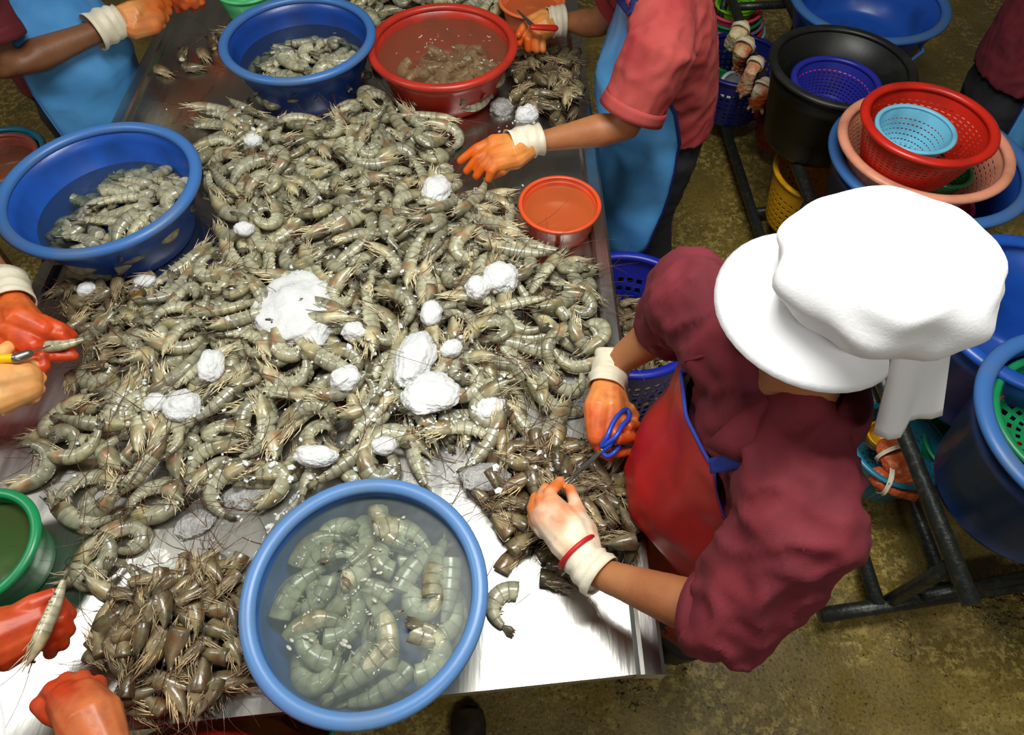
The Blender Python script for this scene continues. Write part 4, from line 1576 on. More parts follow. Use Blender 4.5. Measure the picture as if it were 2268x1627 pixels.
        mk('neck_flap', sheet(g, 0.003), M['white_cloth'], crown, True, B)
    # --- apron
    if apron:
        g = []
        edge_l, edge_r = [], []
        nphi = 36
        ss = apron['secs']   # (z, cx, cy, a, b, half angle in degrees)
        fine = []
        for i in range(len(ss) - 1):
            for k in range(5):
                fine.append([ss[i][j] + (ss[i + 1][j] - ss[i][j]) * k / 5 for j in range(6)])
        fine.append(list(ss[-1]))
        for (z, cx, cy, a, b, ha) in fine:
            row = []
            for k in range(nphi + 1):
                ph = (k / nphi - 0.5) * 2 * math.radians(ha)
                n_ = mnoise.noise((ph * 2.2, z * 3.0, apron.get('seed', 0.0)))
                n2 = 1 - 2 * abs(mnoise.noise((ph * 2.0 + z * 4, z * 2.0, 4.0 + apron.get('seed', 0.0))))
                n3 = 1 - 2 * abs(mnoise.noise((ph * 1.1 + z * 7, z * 6.0 - ph * 1.5, 9.0 + apron.get('seed', 0.0))))
                q = 1 + apron.get('fold', 0.05) * (n_ + 0.7 * n2 + 0.8 * n3 - 0.5)
                row.append(Vector((cx, cy, z)) + f * (math.cos(ph) * a * q) + s * (math.sin(ph) * b * q))
            g.append(row)
            edge_l.append(row[0]); edge_r.append(row[-1])
        ap = mk('apron', sheet(g, 0.003), M[apron['mat']], o, True, B)
        def ribbon(pts, w, m_, nm):
            fr = frames(pts)
            mk(nm, tube(pts, w, 6, 'round', squash=0.5), m_, ap, True, B)
        ribbon(edge_l, apron.get('tw', 0.004), M[apron['trim']], 'edge_trim')
        ribbon(edge_r, apron.get('tw', 0.004), M[apron['trim']], 'edge_trim')
        ribbon(g[-1], apron.get('tw', 0.004), M[apron['trim']], 'edge_trim')
        for st in apron.get('straps', []):
            pp = [V3(p) for p in st]
            # soft flat tape
            path = []
            for i in range(len(pp) - 1):
                for k in range(6):
                    path.append(pp[i].lerp(pp[i + 1], k / 6))
            path.append(pp[-1])
            fr = frames(path)
            gg = []
            for c, t, u, w in fr:
                side = t.cross(Vector((c.x - B.x, c.y - B.y, 0.25)).normalized()).normalized()
                gg.append([c - side * 0.011, c - side * 0.004, c + side * 0.004, c + side * 0.011])
            mk('strap', sheet(gg, 0.003), M[apron['trim']], ap, True, B)
    return o

# --- worker in the white cap, at the right table edge
SEC1 = [(0.80, 0.415, 0.51, 0.105, 0.16), (0.92, 0.41, 0.51, 0.108, 0.158), (1.05, 0.40, 0.512, 0.108, 0.165), (1.17, 0.395, 0.512, 0.104, 0.178), (1.25, 0.393, 0.508, 0.088, 0.165), (1.31, 0.392, 0.502, 0.064, 0.095)]
AP1 = dict(mat='red_vinyl', trim='trim_blue', seed=1.3, fold=0.05, tw=0.0035,
           secs=[(0.40, 0.43, 0.52, 0.14, 0.19, 78), (0.79, 0.42, 0.52, 0.125, 0.19, 82), (0.842, 0.415, 0.52, 0.155, 0.195, 84), (0.90, 0.41, 0.52, 0.190, 0.20, 84), (0.97, 0.405, 0.525, 0.180, 0.20, 80), (1.06, 0.40, 0.53, 0.135, 0.19, 70), (1.13, 0.40, 0.54, 0.128, 0.19, 46), (1.175, 0.40, 0.54, 0.124, 0.185, 35)],
           straps=[[(1530, 792, 1.20), (1560, 775, 1.235), (1590, 730, 1.275), (1620, 690, 1.31)], [(1535, 800, 1.20), (1600, 770, 1.245), (1650, 760, 1.275)], [(1572, 1032, 1.205), (1640, 1018, 1.255), (1715, 1000, 1.305)]])
w1 = person('worker in white cap and maroon shirt cutting shrimp with blue scissors', (0.46, 0.51), (-1, -0.05), SEC1, (0.420, 0.528, 1.452),
            [dict(joints=((1545, 655, 1.245), (1490, 715, 1.09), (1349, 815, 0.955)), sleeve=0.98, sr=(0.080, 0.076, 0.068)),
             dict(joints=((1778, 1160, 1.235), (1602, 1368, 1.085), (1325, 1268, 0.955)), sleeve=1.14, sr=(0.080, 0.077, 0.072, 0.064))],
            dict(skin='skin', shirt='maroon'), apron=AP1, wr=0.016,
            cap_spec=dict(crown=(0.424, 0.515, 1.52), size=(0.122, 0.112, 0.074), band=(0.420, 0.528, 1.485), brim=0.068, flap=0.165, flap_arc=178))
B1 = w1.location
# collar of the shirt
def plate(pts, th=0.004):
    pp = [V3(p) for p in pts]
    n = len(pp)
    c = sum(pp, Vector()) / n
    V = [p + Vector((0, 0, th)) for p in pp] + list(pp) + [c + Vector((0, 0, th * 1.6))]
    F = [(2 * n, k, (k + 1) % n) for k in range(n)] + [(k, k + n, (k + 1) % n + n, (k + 1) % n) for k in range(n)] + [tuple(range(2 * n - 1, n - 1, -1))]
    return V, F
def collar(cx, cy, z0, f, s, m_, parent, off):
    for half in (-1, 1):
        g = []
        for i in range(6):
            u = i / 5
            row = []
            for k in range(19):
                v = k / 18
                ph = half * (math.radians(30) + v * (math.pi - math.radians(28)))
                front = max(0.0, 1 - v * 2.6)
                r_ = 0.066 + u * (0.046 + 0.012 * front)
                wob = 0.004 * mnoise.noise((ph * 2, u * 2, 3.0))
                row.append(Vector((cx, cy, z0 - u * (0.030 + 0.045 * front) + 0.010 * math.sin(u * 3.1) + wob)) + f * (math.cos(ph) * r_ * 0.98 + u * 0.02 * front) + s * (math.sin(ph) * r_ * 1.12))
            g.append(row)
        mk('collar', sheet(g, 0.004), m_, parent, True, off)
f1, s1 = torso_frame((-1, -0.05))
collar(0.390, 0.508, 1.325, f1, s1, M['maroon'], w1, B1)
# knot of the apron tape
knot = [tube([P(1525, 800, 1.20), P(1548, 785, 1.225), P(1555, 765, 1.235), P(1540, 762, 1.23), P(1530, 785, 1.215)], 0.008, 8), tube([P(1518, 765, 1.20), P(1530, 790, 1.21)], 0.006, 8), tube([P(1520, 812, 1.20), P(1535, 790, 1.215)], 0.010, 8)]
mk('knot', join(*knot), M['trim_blue'], [c for c in w1.children if c.name.startswith('apron')][0], True, B1)
# right glove, holding the scissors
glove(w1, B1, [
    ([(1348, 838, 0.958), (1325, 905, 0.958), (1322, 965, 0.945)], [0.028, 0.032, 0.021]),
    ([(1348, 838, 0.958), (1352, 905, 0.955), (1350, 960, 0.945)], [0.028, 0.032, 0.021]),
    ([(1350, 845, 0.955), (1370, 905, 0.945), (1372, 940, 0.942)], [0.026, 0.026, 0.019]),
    ([(1320, 962, 0.945), (1330, 995, 0.925), (1368, 1003, 0.915), (1402, 998, 0.910)], [0.019, 0.015, 0.013, 0.012]),
    ([(1348, 950, 0.950), (1372, 972, 0.955), (1398, 968, 0.940), (1392, 955, 0.925)], [0.019, 0.015, 0.0145, 0.013]),
    ([(1362, 925, 0.948), (1395, 945, 0.955), (1410, 942, 0.935), (1400, 930, 0.92)], [0.018, 0.014, 0.0125, 0.012]),
    ([(1370, 895, 0.945), (1398, 905, 0.945), (1408, 920, 0.93)], [0.017, 0.013, 0.011]),
    ([(1322, 890, 0.945), (1310, 950, 0.92), (1330, 1000, 0.90), (1350, 1012, 0.895)], [0.020, 0.017, 0.014, 0.012])],
    (1348, 838, 0.958), [(1342, 860, 0.957), (1350, 825, 0.958), (1362, 790, 0.965)], (0.036, 0.040), reach=0.16, back=C3(224, 140, 74), tip=C3(208, 78, 28), deep=0.25, seed=2.0)
# left glove, holding a shrimp to the blades
lg = glove(w1, B1, [
    ([(1300, 1248, 0.955), (1255, 1195, 0.955), (1205, 1145, 0.945)], [0.030, 0.036, 0.024]),
    ([(1300, 1248, 0.955), (1265, 1175, 0.955), (1222, 1118, 0.945)], [0.030, 0.034, 0.023]),
    ([(1305, 1240, 0.955), (1290, 1175, 0.950), (1275, 1140, 0.945)], [0.028, 0.028, 0.020]),
    ([(1222, 1125, 0.945), (1218, 1090, 0.945), (1240, 1066, 0.925)], [0.021, 0.016, 0.013]),
    ([(1208, 1135, 0.945), (1198, 1105, 0.935), (1208, 1080, 0.915)], [0.020, 0.0155, 0.013]),
    ([(1195, 1150, 0.940), (1180, 1125, 0.925), (1185, 1100, 0.90)], [0.019, 0.015, 0.012]),
    ([(1205, 1175, 0.935), (1182, 1155, 0.920), (1178, 1135, 0.895)], [0.018, 0.014, 0.011]),
    ([(1290, 1165, 0.945), (1276, 1120, 0.945), (1262, 1082, 0.925)], [0.020, 0.0165, 0.013])],
    (1300, 1248, 0.955), [(1278, 1222, 0.955), (1305, 1252, 0.955), (1335, 1278, 0.96)], (0.035, 0.042), back=PALEG, tip=C3(222, 122, 56), reach=0.185, deep=0.15, seed=5.0, patch=0.7)
bp_ = frames([P(1278, 1222, 0.955), P(1292, 1238, 0.955)])[0]
ringp = [bp_[0] + (bp_[2] * math.cos(a) + bp_[3] * math.sin(a)) * 0.0385 for a in [2 * math.pi * k / 28 for k in range(28)]]
mk('rubber_band', tube(ringp, 0.004, 6, closed=True, cap=None), M['red_string'], lg, True, B1)

# scissors
sc = empty('scissors', P(1328, 1003, 0.93), 'scissors with blue plastic handles in the gloved hand of the capped worker', 'scissors')
SO = sc.location
def blade(a, b, w, tw):
    a, b = V3(a), V3(b)
    d = (b - a).normalized()
    side = d.cross(Vector((0, 0.3, 1))).normalized()
    g = []
    for i in range(9):
        u = i / 8
        c = a.lerp(b, u)
        ww = w * (1 - 0.85 * u)
        g.append([c - side * ww * (0.5 if tw else 0.2), c, c + side * ww * (0.2 if tw else 0.5)])
    return sheet(g, 0.002)
mk('blade', blade((1336, 992, 0.935), (1246, 1072, 0.90), 0.014, True), M['blade'], sc, False, SO)
mk('blade', blade((1338, 996, 0.930), (1252, 1078, 0.893), 0.014, False), M['blade'], sc, False, SO)
def loop(pts, r, nm):
    pp = [V3(p) for p in pts]
    n = len(pp)
    path = []
    for i in range(n):
        q0, q1, q2, q3 = pp[(i - 1) % n], pp[i], pp[(i + 1) % n], pp[(i + 2) % n]
        for k in range(5):
            u = k / 5
            path.append(0.5 * ((2 * q1) + (q2 - q0) * u + (2 * q0 - 5 * q1 + 4 * q2 - q3) * u * u + (3 * q1 - q0 - 3 * q2 + q3) * u ** 3))
    mk(nm, tube(path, r, 8, closed=True, cap=None), M['trim_blue_gloss'], sc, True, SO)
M['trim_blue_gloss'] = plastic('blue_handle_plastic', (36, 72, 190))
loop([(1332, 988, 0.950), (1345, 965, 0.968), (1358, 935, 0.972), (1375, 912, 0.972), (1390, 908, 0.968), (1393, 925, 0.968), (1378, 942, 0.972), (1362, 968, 0.970)], 0.0048, 'handle')
loop([(1336, 1000, 0.940), (1350, 985, 0.955), (1362, 975, 0.955), (1372, 982, 0.945), (1362, 1000, 0.935), (1345, 1010, 0.935)], 0.0048, 'handle')
mk('pivot', tube([P(1334, 996, 0.925), P(1334, 996, 0.942)], 0.005, 10), M['blade'], sc, True, SO)

# --- worker in the blue apron, further along the right edge
SEC2 = [(0.78, 0.50, 1.80, 0.115, 0.165), (0.90, 0.49, 1.80, 0.115, 0.16), (1.02, 0.455, 1.78, 0.115, 0.165), (1.12, 0.425, 1.765, 0.115, 0.18), (1.20, 0.40, 1.755, 0.095, 0.16), (1.26, 0.375, 1.75, 0.062, 0.085)]
AP2 = dict(mat='blue_vinyl', trim='trim_navy', seed=3.1, fold=0.06, tw=0.007,
           secs=[(0.36, 0.45, 1.78, 0.17, 0.20, 70), (0.45, 0.45, 1.78, 0.175, 0.215, 88), (0.60, 0.455, 1.79, 0.18, 0.215, 96), (0.79, 0.455, 1.79, 0.175, 0.205, 98), (0.845, 0.45, 1.79, 0.195, 0.20, 98), (0.95, 0.45, 1.79, 0.20, 0.20, 88), (1.05, 0.435, 1.775, 0.165, 0.195, 72), (1.15, 0.41, 1.76, 0.125, 0.19, 50), (1.20, 0.395, 1.755, 0.112, 0.17, 36)],
           straps=[[(1368, -8, 1.17), (1395, 25, 1.21), (1420, -30, 1.26)]])
w2 = person('worker in faded red shirt and sky blue apron with head cropped by the top edge', (0.52, 1.80), (-1, 0), SEC2, (0.30, 1.75, 1.38),
            [dict(joints=((1462, 110, 1.16), (1385, 278, 0.985), (1205, 312, 0.925)), sleeve=0.80, sr=(0.088, 0.084, 0.082), r=1.08),
             dict(joints=(Vector((0.40, 1.93, 1.17)), (1325, 52, 0.985), (1255, 48, 0.955)), sleeve=0.7, sr=(0.085, 0.08, 0.08), r=1.05)],
            dict(skin='skin', shirt='rose'), apron=AP2, wr=0.008)
B2 = w2.location
glove(w2, B2, [
    ([(1180, 318, 0.925), (1135, 325, 0.93), (1095, 318, 0.925)], [0.030, 0.036, 0.026]),
    ([(1180, 318, 0.925), (1135, 338, 0.925), (1095, 345, 0.915)], [0.030, 0.036, 0.026]),
    ([(1180, 322, 0.92), (1140, 352, 0.915), (1105, 362, 0.905)], [0.028, 0.030, 0.024]),
    ([(1092, 318, 0.922), (1055, 330, 0.915), (1020, 356, 0.888)], [0.023, 0.018, 0.014]),
    ([(1090, 335, 0.918), (1058, 350, 0.91), (1034, 378, 0.880)], [0.023, 0.018, 0.014]),
    ([(1092, 350, 0.912), (1068, 368, 0.90), (1055, 390, 0.876)], [0.022, 0.017, 0.014]),
    ([(1100, 360, 0.908), (1088, 380, 0.895), (1082, 396, 0.875)], [0.021, 0.0165, 0.014]),
    ([(1130, 355, 0.905), (1112, 378, 0.89), (1092, 388, 0.870)], [0.022, 0.018, 0.014])],
    (1180, 318, 0.925), [(1128, 326, 0.926), (1165, 315, 0.926), (1198, 308, 0.926)], (0.044, 0.041), back=C3(226, 150, 78), tip=C3(214, 92, 8), reach=0.19, seed=1.0, patch=0.25)
glove(w2, B2, [
    ([(1232, 52, 0.955), (1205, 58, 0.955), (1185, 66, 0.95)], [0.030, 0.040, 0.030]),
    ([(1232, 52, 0.955), (1200, 48, 0.955), (1180, 52, 0.95)], [0.030, 0.038, 0.028]),
    ([(1180, 55, 0.952), (1160, 75, 0.945), (1150, 95, 0.925)], [0.024, 0.019, 0.015]),
    ([(1185, 68, 0.950), (1168, 90, 0.940), (1170, 108, 0.918)], [0.023, 0.018, 0.015]),
    ([(1195, 72, 0.945), (1185, 92, 0.935), (1188, 110, 0.915)], [0.022, 0.018, 0.015]),
    ([(1205, 72, 0.940), (1200, 90, 0.93), (1202, 110, 0.91)], [0.021, 0.017, 0.0145]),
    ([(1180, 48, 0.955), (1160, 60, 0.962), (1148, 78, 0.95)], [0.020, 0.017, 0.014])],
    (1232, 52, 0.955), [(1212, 50, 0.955), (1230, 48, 0.955), (1250, 46, 0.955)], (0.042, 0.046), back=C3(230, 160, 86), tip=C3(214, 88, 20), reach=0.15, seed=8.0)
kn = empty('knife', P(1200, 62, 0.985), 'short knife with red handle and dark blade in the far gloved hand', 'knife')
KO = kn.location
mk('handle', tube([P(1228, 62, 0.985), P(1180, 60, 0.995)], [0.012, 0.010], 10, squash=0.7), M['bright_red'], kn, True, KO)
mk('blade', blade((1186, 60, 0.995), (1146, 22, 1.0), 0.03, True), M['steel_dark'], kn, False, KO)

# --- worker at the far left with blue apron
SEC3 = [(0.80, -1.47, 2.02, 0.11, 0.165), (0.92, -1.47, 2.02, 0.112, 0.16), (1.05, -1.46, 2.01, 0.112, 0.168), (1.17, -1.45, 2.0, 0.106, 0.18), (1.26, -1.44, 2.0, 0.09, 0.165), (1.33, -1.43, 2.0, 0.062, 0.085)]
AP3 = dict(mat='blue_vinyl', trim='blue_vinyl', seed=6.0, fold=0.05, tw=0.003,
           secs=[(0.50, -1.43, 2.02, 0.17, 0.20, 80), (0.60, -1.43, 2.02, 0.19, 0.21, 92), (0.79, -1.43, 2.02, 0.185, 0.205, 95), (0.845, -1.43, 2.02, 0.20, 0.20, 95), (0.95, -1.44, 2.01, 0.19, 0.20, 88), (1.08, -1.45, 2.0, 0.15, 0.19, 70), (1.20, -1.44, 2.0, 0.118, 0.18, 40)])
w3 = person('worker in blue apron at the far left bending an arm over the table rim', (-1.52, 2.02), (1, 0), SEC3, (-1.40, 2.0, 1.47),
            [dict(joints=(Vector((-1.44, 1.80, 1.24)), (20, 148, 0.99), (218, 68, 0.985)), sleeve=0.72, sr=(0.09, 0.088, 0.085), r=1.12),
             dict(joints=(Vector((-1.44, 2.20, 1.24)), Vector((-1.30, 2.32, 1.02)), (440, -25, 0.95)), sleeve=0.7, r=1.05)],
            dict(skin='skin_dark', shirt='dark_maroon'), apron=AP3)
B3 = w3.location
glove(w3, B3, [
    ([(262, 42, 0.985), (300, 34, 0.985), (345, 14, 0.975)], [0.034, 0.042, 0.030]),
    ([(262, 42, 0.985), (300, 46, 0.975), (345, 36, 0.965)], [0.034, 0.042, 0.030]),
    ([(262, 48, 0.98), (298, 62, 0.965), (340, 56, 0.955)], [0.032, 0.034, 0.026]),
    ([(345, 10, 0.975), (372, 8, 0.96), (362, 22, 0.935)], [0.024, 0.019, 0.016]),
    ([(345, 24, 0.970), (372, 24, 0.952), (358, 36, 0.930)], [0.023, 0.019, 0.016]),
    ([(342, 40, 0.963), (366, 40, 0.945), (352, 50, 0.925)], [0.022, 0.018, 0.015]),
    ([(338, 54, 0.955), (358, 54, 0.940), (346, 62, 0.92)], [0.021, 0.017, 0.014]),
    ([(300, 28, 0.985), (340, -4, 0.985), (375, -8, 0.97)], [0.022, 0.019, 0.016])],
    (262, 42, 0.985), [(268, 44, 0.985), (240, 55, 0.985), (205, 72, 0.985)], (0.044, 0.052), back=C3(222, 148, 84), tip=C3(206, 96, 30), reach=0.17, seed=3.0)
glove(w3, B3, [
    ([(440, -25, 0.95), (410, -8, 0.94), (392, -2, 0.93)], [0.034, 0.038, 0.028]),
    ([(405, -4, 0.935), (385, 10, 0.92), (392, 22, 0.90)], [0.022, 0.018, 0.014]),
    ([(415, 0, 0.935), (408, 14, 0.92), (402, 22, 0.90)], [0.022, 0.018, 0.014]),
    ([(428, -2, 0.935), (432, 12, 0.915), (428, 20, 0.895)], [0.022, 0.018, 0.014]),
    ([(436, -8, 0.935), (446, 6, 0.92), (446, 14, 0.90)], [0.021, 0.017, 0.014]),
    ([(405, -14, 0.94), (380, -6, 0.93), (372, 6, 0.915)], [0.021, 0.017, 0.014])],
    (440, -25, 0.95), None, None, back=C3(210, 96, 40), tip=C3(196, 62, 14), reach=0.13, seed=4.0)

# --- worker at the left edge, only hands in the photo
SEC4 = [(0.80, -1.56, 1.02, 0.11, 0.165), (0.92, -1.55, 1.02, 0.112, 0.16), (1.05, -1.54, 1.0, 0.112, 0.168), (1.17, -1.52, 0.98, 0.106, 0.18), (1.26, -1.50, 0.97, 0.09, 0.165), (1.33, -1.49, 0.97, 0.062, 0.085)]
AP4 = dict(mat='red_vinyl', trim='trim_navy', seed=7.0, fold=0.05, secs=[(0.45, -1.52, 1.02, 0.18, 0.21, 84), (0.80, -1.52, 1.02, 0.17, 0.20, 90), (0.95, -1.53, 1.01, 0.17, 0.20, 85), (1.08, -1.53, 1.0, 0.14, 0.19, 70), (1.20, -1.50, 0.98, 0.118, 0.18, 40)])
w4 = person('worker at the left edge with only orange gloved hands and a yellow knife in view', (-1.58, 1.02), (1, -0.08), SEC4, (-1.43, 0.96, 1.47),
            [dict(joints=(Vector((-1.50, 1.18, 1.24)), Vector((-1.34, 1.20, 1.02)), (12, 632, 0.985)), sleeve=0.7),
             dict(joints=(Vector((-1.50, 0.78, 1.24)), Vector((-1.32, 0.66, 1.04)), (-60, 850, 0.985)), sleeve=0.7)],
            dict(skin='skin', shirt='dark_maroon'), apron=AP4)
B4 = w4.location
glove(w4, B4, [
    ([(28, 668, 0.985), (52, 715, 0.985), (95, 730, 0.975)], [0.032, 0.040, 0.026]),
    ([(28, 668, 0.985), (35, 735, 0.975), (72, 765, 0.965)], [0.032, 0.040, 0.028]),
    ([(20, 680, 0.980), (10, 750, 0.965), (40, 790, 0.95)], [0.030, 0.036, 0.026]),
    ([(92, 715, 0.978), (135, 728, 0.965), (160, 742, 0.945)], [0.022, 0.018, 0.014]),
    ([(95, 735, 0.970), (140, 742, 0.960), (158, 765, 0.940), (150, 785, 0.925)], [0.022, 0.018, 0.0155, 0.013]),
    ([(60, 790, 0.952), (90, 815, 0.945), (82, 845, 0.93)], [0.021, 0.018, 0.015]),
    ([(72, 775, 0.955), (92, 770, 0.955), (98, 810, 0.945)], [0.021, 0.017, 0.015]),
    ([(90, 765, 0.95), (130, 790, 0.935), (162, 788, 0.925)], [0.020, 0.017, 0.014])],
    (28, 668, 0.985), [(30, 676, 0.985), (18, 650, 0.985), (8, 620, 0.985)], (0.042, 0.046), back=C3(216, 104, 44), tip=C3(204, 62, 18), reach=0.15, deep=0.35, seed=6.0)
glove(w4, B4, [
    ([(-50, 850, 0.985), (0, 850, 0.975), (55, 835, 0.96)], [0.034, 0.044, 0.032]),
    ([(-50, 865, 0.98), (5, 880, 0.965), (60, 860, 0.95)], [0.034, 0.038, 0.028]),
    ([(0, 825, 0.975), (45, 805, 0.965), (80, 812, 0.95)], [0.026, 0.021, 0.017]),
    ([(55, 835, 0.96), (88, 838, 0.94), (75, 850, 0.92)], [0.022, 0.018, 0.015]),
    ([(55, 855, 0.955), (86, 862, 0.935), (72, 872, 0.915)], [0.021, 0.017, 0.015]),
    ([(50, 870, 0.95), (76, 880, 0.93), (62, 888, 0.91)], [0.020, 0.016, 0.014]),
    ([(-10, 810, 0.985), (10, 775, 0.985), (30, 760, 0.975)], [0.022, 0.018, 0.015])],
    (-50, 850, 0.985), None, None, back=C3(236, 178, 110), tip=C3(222, 120, 50), reach=0.19, seed=9.0)
kn = empty('knife', P(20, 795, 1.0), 'small knife with yellow handle gripped by the gloves at the left edge', 'knife')
KO = kn.location
mk('handle', tube([P(-15, 795, 1.005), P(38, 793, 1.0)], [0.010, 0.009], 10), M['yellow_handle'], kn, True, KO)
mk('ferrule', tube([P(36, 793, 1.0), P(62, 783, 0.995)], [0.0105, 0.009], 10), M['steel_dark'], kn, True, KO)
mk('blade', blade((58, 785, 0.995), (112, 765, 0.985), 0.018, True), M['blade'], kn, False, KO)
p = P(135, 762, 0.955)
individual('headless_shrimp', MT[0], Matrix.Translation(p) @ Matrix.Rotation(0.1, 4, 'Z') @ Matrix.Rotation(0.2, 4, 'Y') @ Matrix.Scale(0.8, 4), 'headless shrimp pinched in the gloved fingers at the left edge', 'shrimp', None)

# --- worker at the near left corner, standing at the near table edge
SEC5 = [(0.76, -0.54, -0.06, 0.11, 0.165), (0.90, -0.54, -0.06, 0.112, 0.16), (1.03, -0.55, -0.06, 0.112, 0.168), (1.13, -0.56, -0.055, 0.106, 0.18), (1.22, -0.57, -0.055, 0.09, 0.165), (1.29, -0.57, -0.05, 0.062, 0.085)]
AP5 = dict(mat='red_vinyl', trim='trim_navy', seed=9.0, fold=0.04, secs=[(0.40, -0.56, -0.06, 0.23, 0.19, 80), (0.70, -0.56, -0.06, 0.215, 0.185, 88), (0.80, -0.53, -0.06, 0.165, 0.205, 88), (0.90, -0.545, -0.06, 0.15, 0.20, 85), (1.04, -0.55, -0.06, 0.13, 0.19, 70), (1.16, -0.565, -0.055, 0.118, 0.18, 40)])
w5 = person('worker at the near left corner with only orange gloves and red apron hem in view', (-0.54, -0.10), (0, 1), SEC5, (-0.57, -0.04, 1.42),
            [dict(joints=(Vector((-0.76, -0.05, 1.20)), Vector((-0.93, 0.03, 1.03)), (-55, 1425, 0.965)), sleeve=0.7),
             dict(joints=(Vector((-0.37, -0.05, 1.20)), Vector((-0.44, -0.14, 1.02)), (245, 1665, 0.965)), sleeve=0.7)],
            dict(skin='skin', shirt='dark_maroon'), apron=AP5)
B5 = w5.location
glove(w5, B5, [
    ([(-50, 1425, 0.965), (10, 1400, 0.965), (80, 1370, 0.955)], [0.034, 0.044, 0.032]),
    ([(-50, 1435, 0.965), (10, 1430, 0.955), (80, 1400, 0.945)], [0.034, 0.042, 0.032]),
    ([(80, 1355, 0.958), (130, 1335, 0.945), (152, 1360, 0.925)], [0.024, 0.020, 0.016]),
    ([(85, 1375, 0.950), (138, 1370, 0.94), (150, 1395, 0.92)], [0.023, 0.019, 0.016]),
    ([(85, 1395, 0.945), (132, 1400, 0.93), (138, 1425, 0.91)], [0.022, 0.018, 0.015]),
    ([(75, 1415, 0.94), (112, 1425, 0.925), (112, 1445, 0.905)], [0.021, 0.017, 0.014]),
    ([(20, 1375, 0.97), (75, 1335, 0.975), (118, 1318, 0.965)], [0.024, 0.020, 0.016])],
    (-50, 1425, 0.965), None, None, back=C3(206, 84, 40), tip=C3(190, 50, 16), reach=0.17, deep=0.3, seed=11.0)
glove(w5, B5, [
    ([(235, 1650, 0.965), (195, 1595, 0.965), (150, 1550, 0.955)], [0.034, 0.044, 0.030]),
    ([(235, 1650, 0.965), (205, 1590, 0.965), (185, 1545, 0.955)], [0.034, 0.044, 0.030]),
    ([(150, 1555, 0.955), (116, 1526, 0.94), (100, 1545, 0.915)], [0.023, 0.019, 0.016]),
    ([(170, 1545, 0.955), (146, 1506, 0.94), (130, 1522, 0.915)], [0.022, 0.018, 0.015]),
    ([(192, 1540, 0.952), (181, 1502, 0.938), (166, 1516, 0.915)], [0.021, 0.018, 0.015]),
    ([(213, 1548, 0.948), (216, 1512, 0.935), (203, 1524, 0.912)], [0.020, 0.017, 0.014]),
    ([(165, 1590, 0.955), (112, 1580, 0.945), (85, 1560, 0.93)], [0.024, 0.020, 0.016])],
    (235, 1650, 0.965), None, None, back=C3(210, 120, 70), tip=C3(196, 64, 28), reach=0.15, deep=0.2, seed=12.0)
p = P(105, 1375, 0.985)
individual('shrimp', MW[9], Matrix.Translation(p) @ Matrix.Rotation(1.45, 4, 'Z') @ Matrix.Rotation(math.pi / 2, 4, 'X') @ Matrix.Scale(0.8, 4), 'straight whole shrimp held upright by the glove at the near left corner', 'shrimp', None)

# --- worker behind the tubs at the far right
SEC6 = [(0.72, 1.72, 2.14, 0.12, 0.17), (0.90, 1.72, 2.14, 0.125, 0.168), (1.05, 1.72, 2.14, 0.115, 0.17), (1.17, 1.72, 2.14, 0.106, 0.18), (1.26, 1.72, 2.14, 0.09, 0.165), (1.33, 1.73, 2.14, 0.062, 0.085)]
AP6 = dict(mat='blue_vinyl', trim='trim_navy', seed=12.0, fold=0.05, tw=0.006, secs=[(0.35, 1.74, 2.14, 0.17, 0.21, 90), (0.80, 1.73, 2.14, 0.155, 0.20, 100), (0.95, 1.73, 2.14, 0.15, 0.19, 96), (1.08, 1.73, 2.14, 0.13, 0.19, 70), (1.20, 1.72, 2.14, 0.118, 0.18, 40)])
w6 = person('worker in dark red shirt and blue apron seen from behind at the far right', (1.72, 2.14), (1, -0.15), SEC6, (1.76, 2.14, 1.47),
            [dict(joints=(Vector((1.72, 1.94, 1.24)), Vector((1.80, 1.86, 1.00)), Vector((2.02, 1.92, 1.00))), sleeve=0.7),
             dict(joints=(Vector((1.72, 2.34, 1.24)), Vector((1.80, 2.42, 1.0)), Vector((2.02, 2.34, 1.0))), sleeve=0.7)],
            dict(skin='skin_dark', shirt='maroon'), apron=AP6)
# ------------------------------------------------------------------ pipe rack with tubs on the right
rack = empty('pipe_rack', (1.15, 1.7, 0), 'rusty two-tier pipe rack standing on the floor behind the capped worker', 'rack')
RO = rack.location
UZ, LZ = 0.45, 0.10
def pipe(nm, a, b, r=0.020):
    a, b = Vector(a), Vector(b)
    mk(nm, tube([a, a.lerp(b, 0.33), a.lerp(b, 0.66), b], r, 12, 'flat'), M['pipe'], rack, True, RO)
ux0, ux1 = P(2152, 1338, UZ), P(1612, -20, UZ)
pipe('rail', ux0, ux1 + (ux1 - ux0) * 0.12, 0.021)
ua, ub = Vector((ux0.x + 0.50, ux0.y + 0.05, UZ)), Vector((ux1.x + 0.50, ux1.y + 0.3, UZ))
pipe('rail', ua, ub)
pipe('rail', (ux0.x + 0.25, ux0.y + 0.03, UZ), (ux1.x + 0.25, ux1.y + 0.2, UZ))
l0, l1 = P(1945, 1340, LZ), P(1590, 230, LZ)
pipe('rail', l0, l1 + (l1 - l0) * 0.2, 0.020)
m0, m1 = P(2100, 1322, LZ), P(2020, 1110, LZ)
pipe('rail', m0, m1 + (m1 - m0) * 9.0, 0.020)
pipe('rail', (ua.x, 0.56, LZ), (ub.x, 3.4, LZ))
c0, c1 = P(1816, 1362, LZ - 0.012), P(2290, 1290, LZ - 0.012)
pipe('crossbar', c0, c1 + (c1 - c0) * 0.2, 0.022)
e0, e1 = P(2045, 1318, LZ + 0.03), P(2290, 1272, LZ + 0.03)
pipe('crossbar', e0, e1, 0.017)
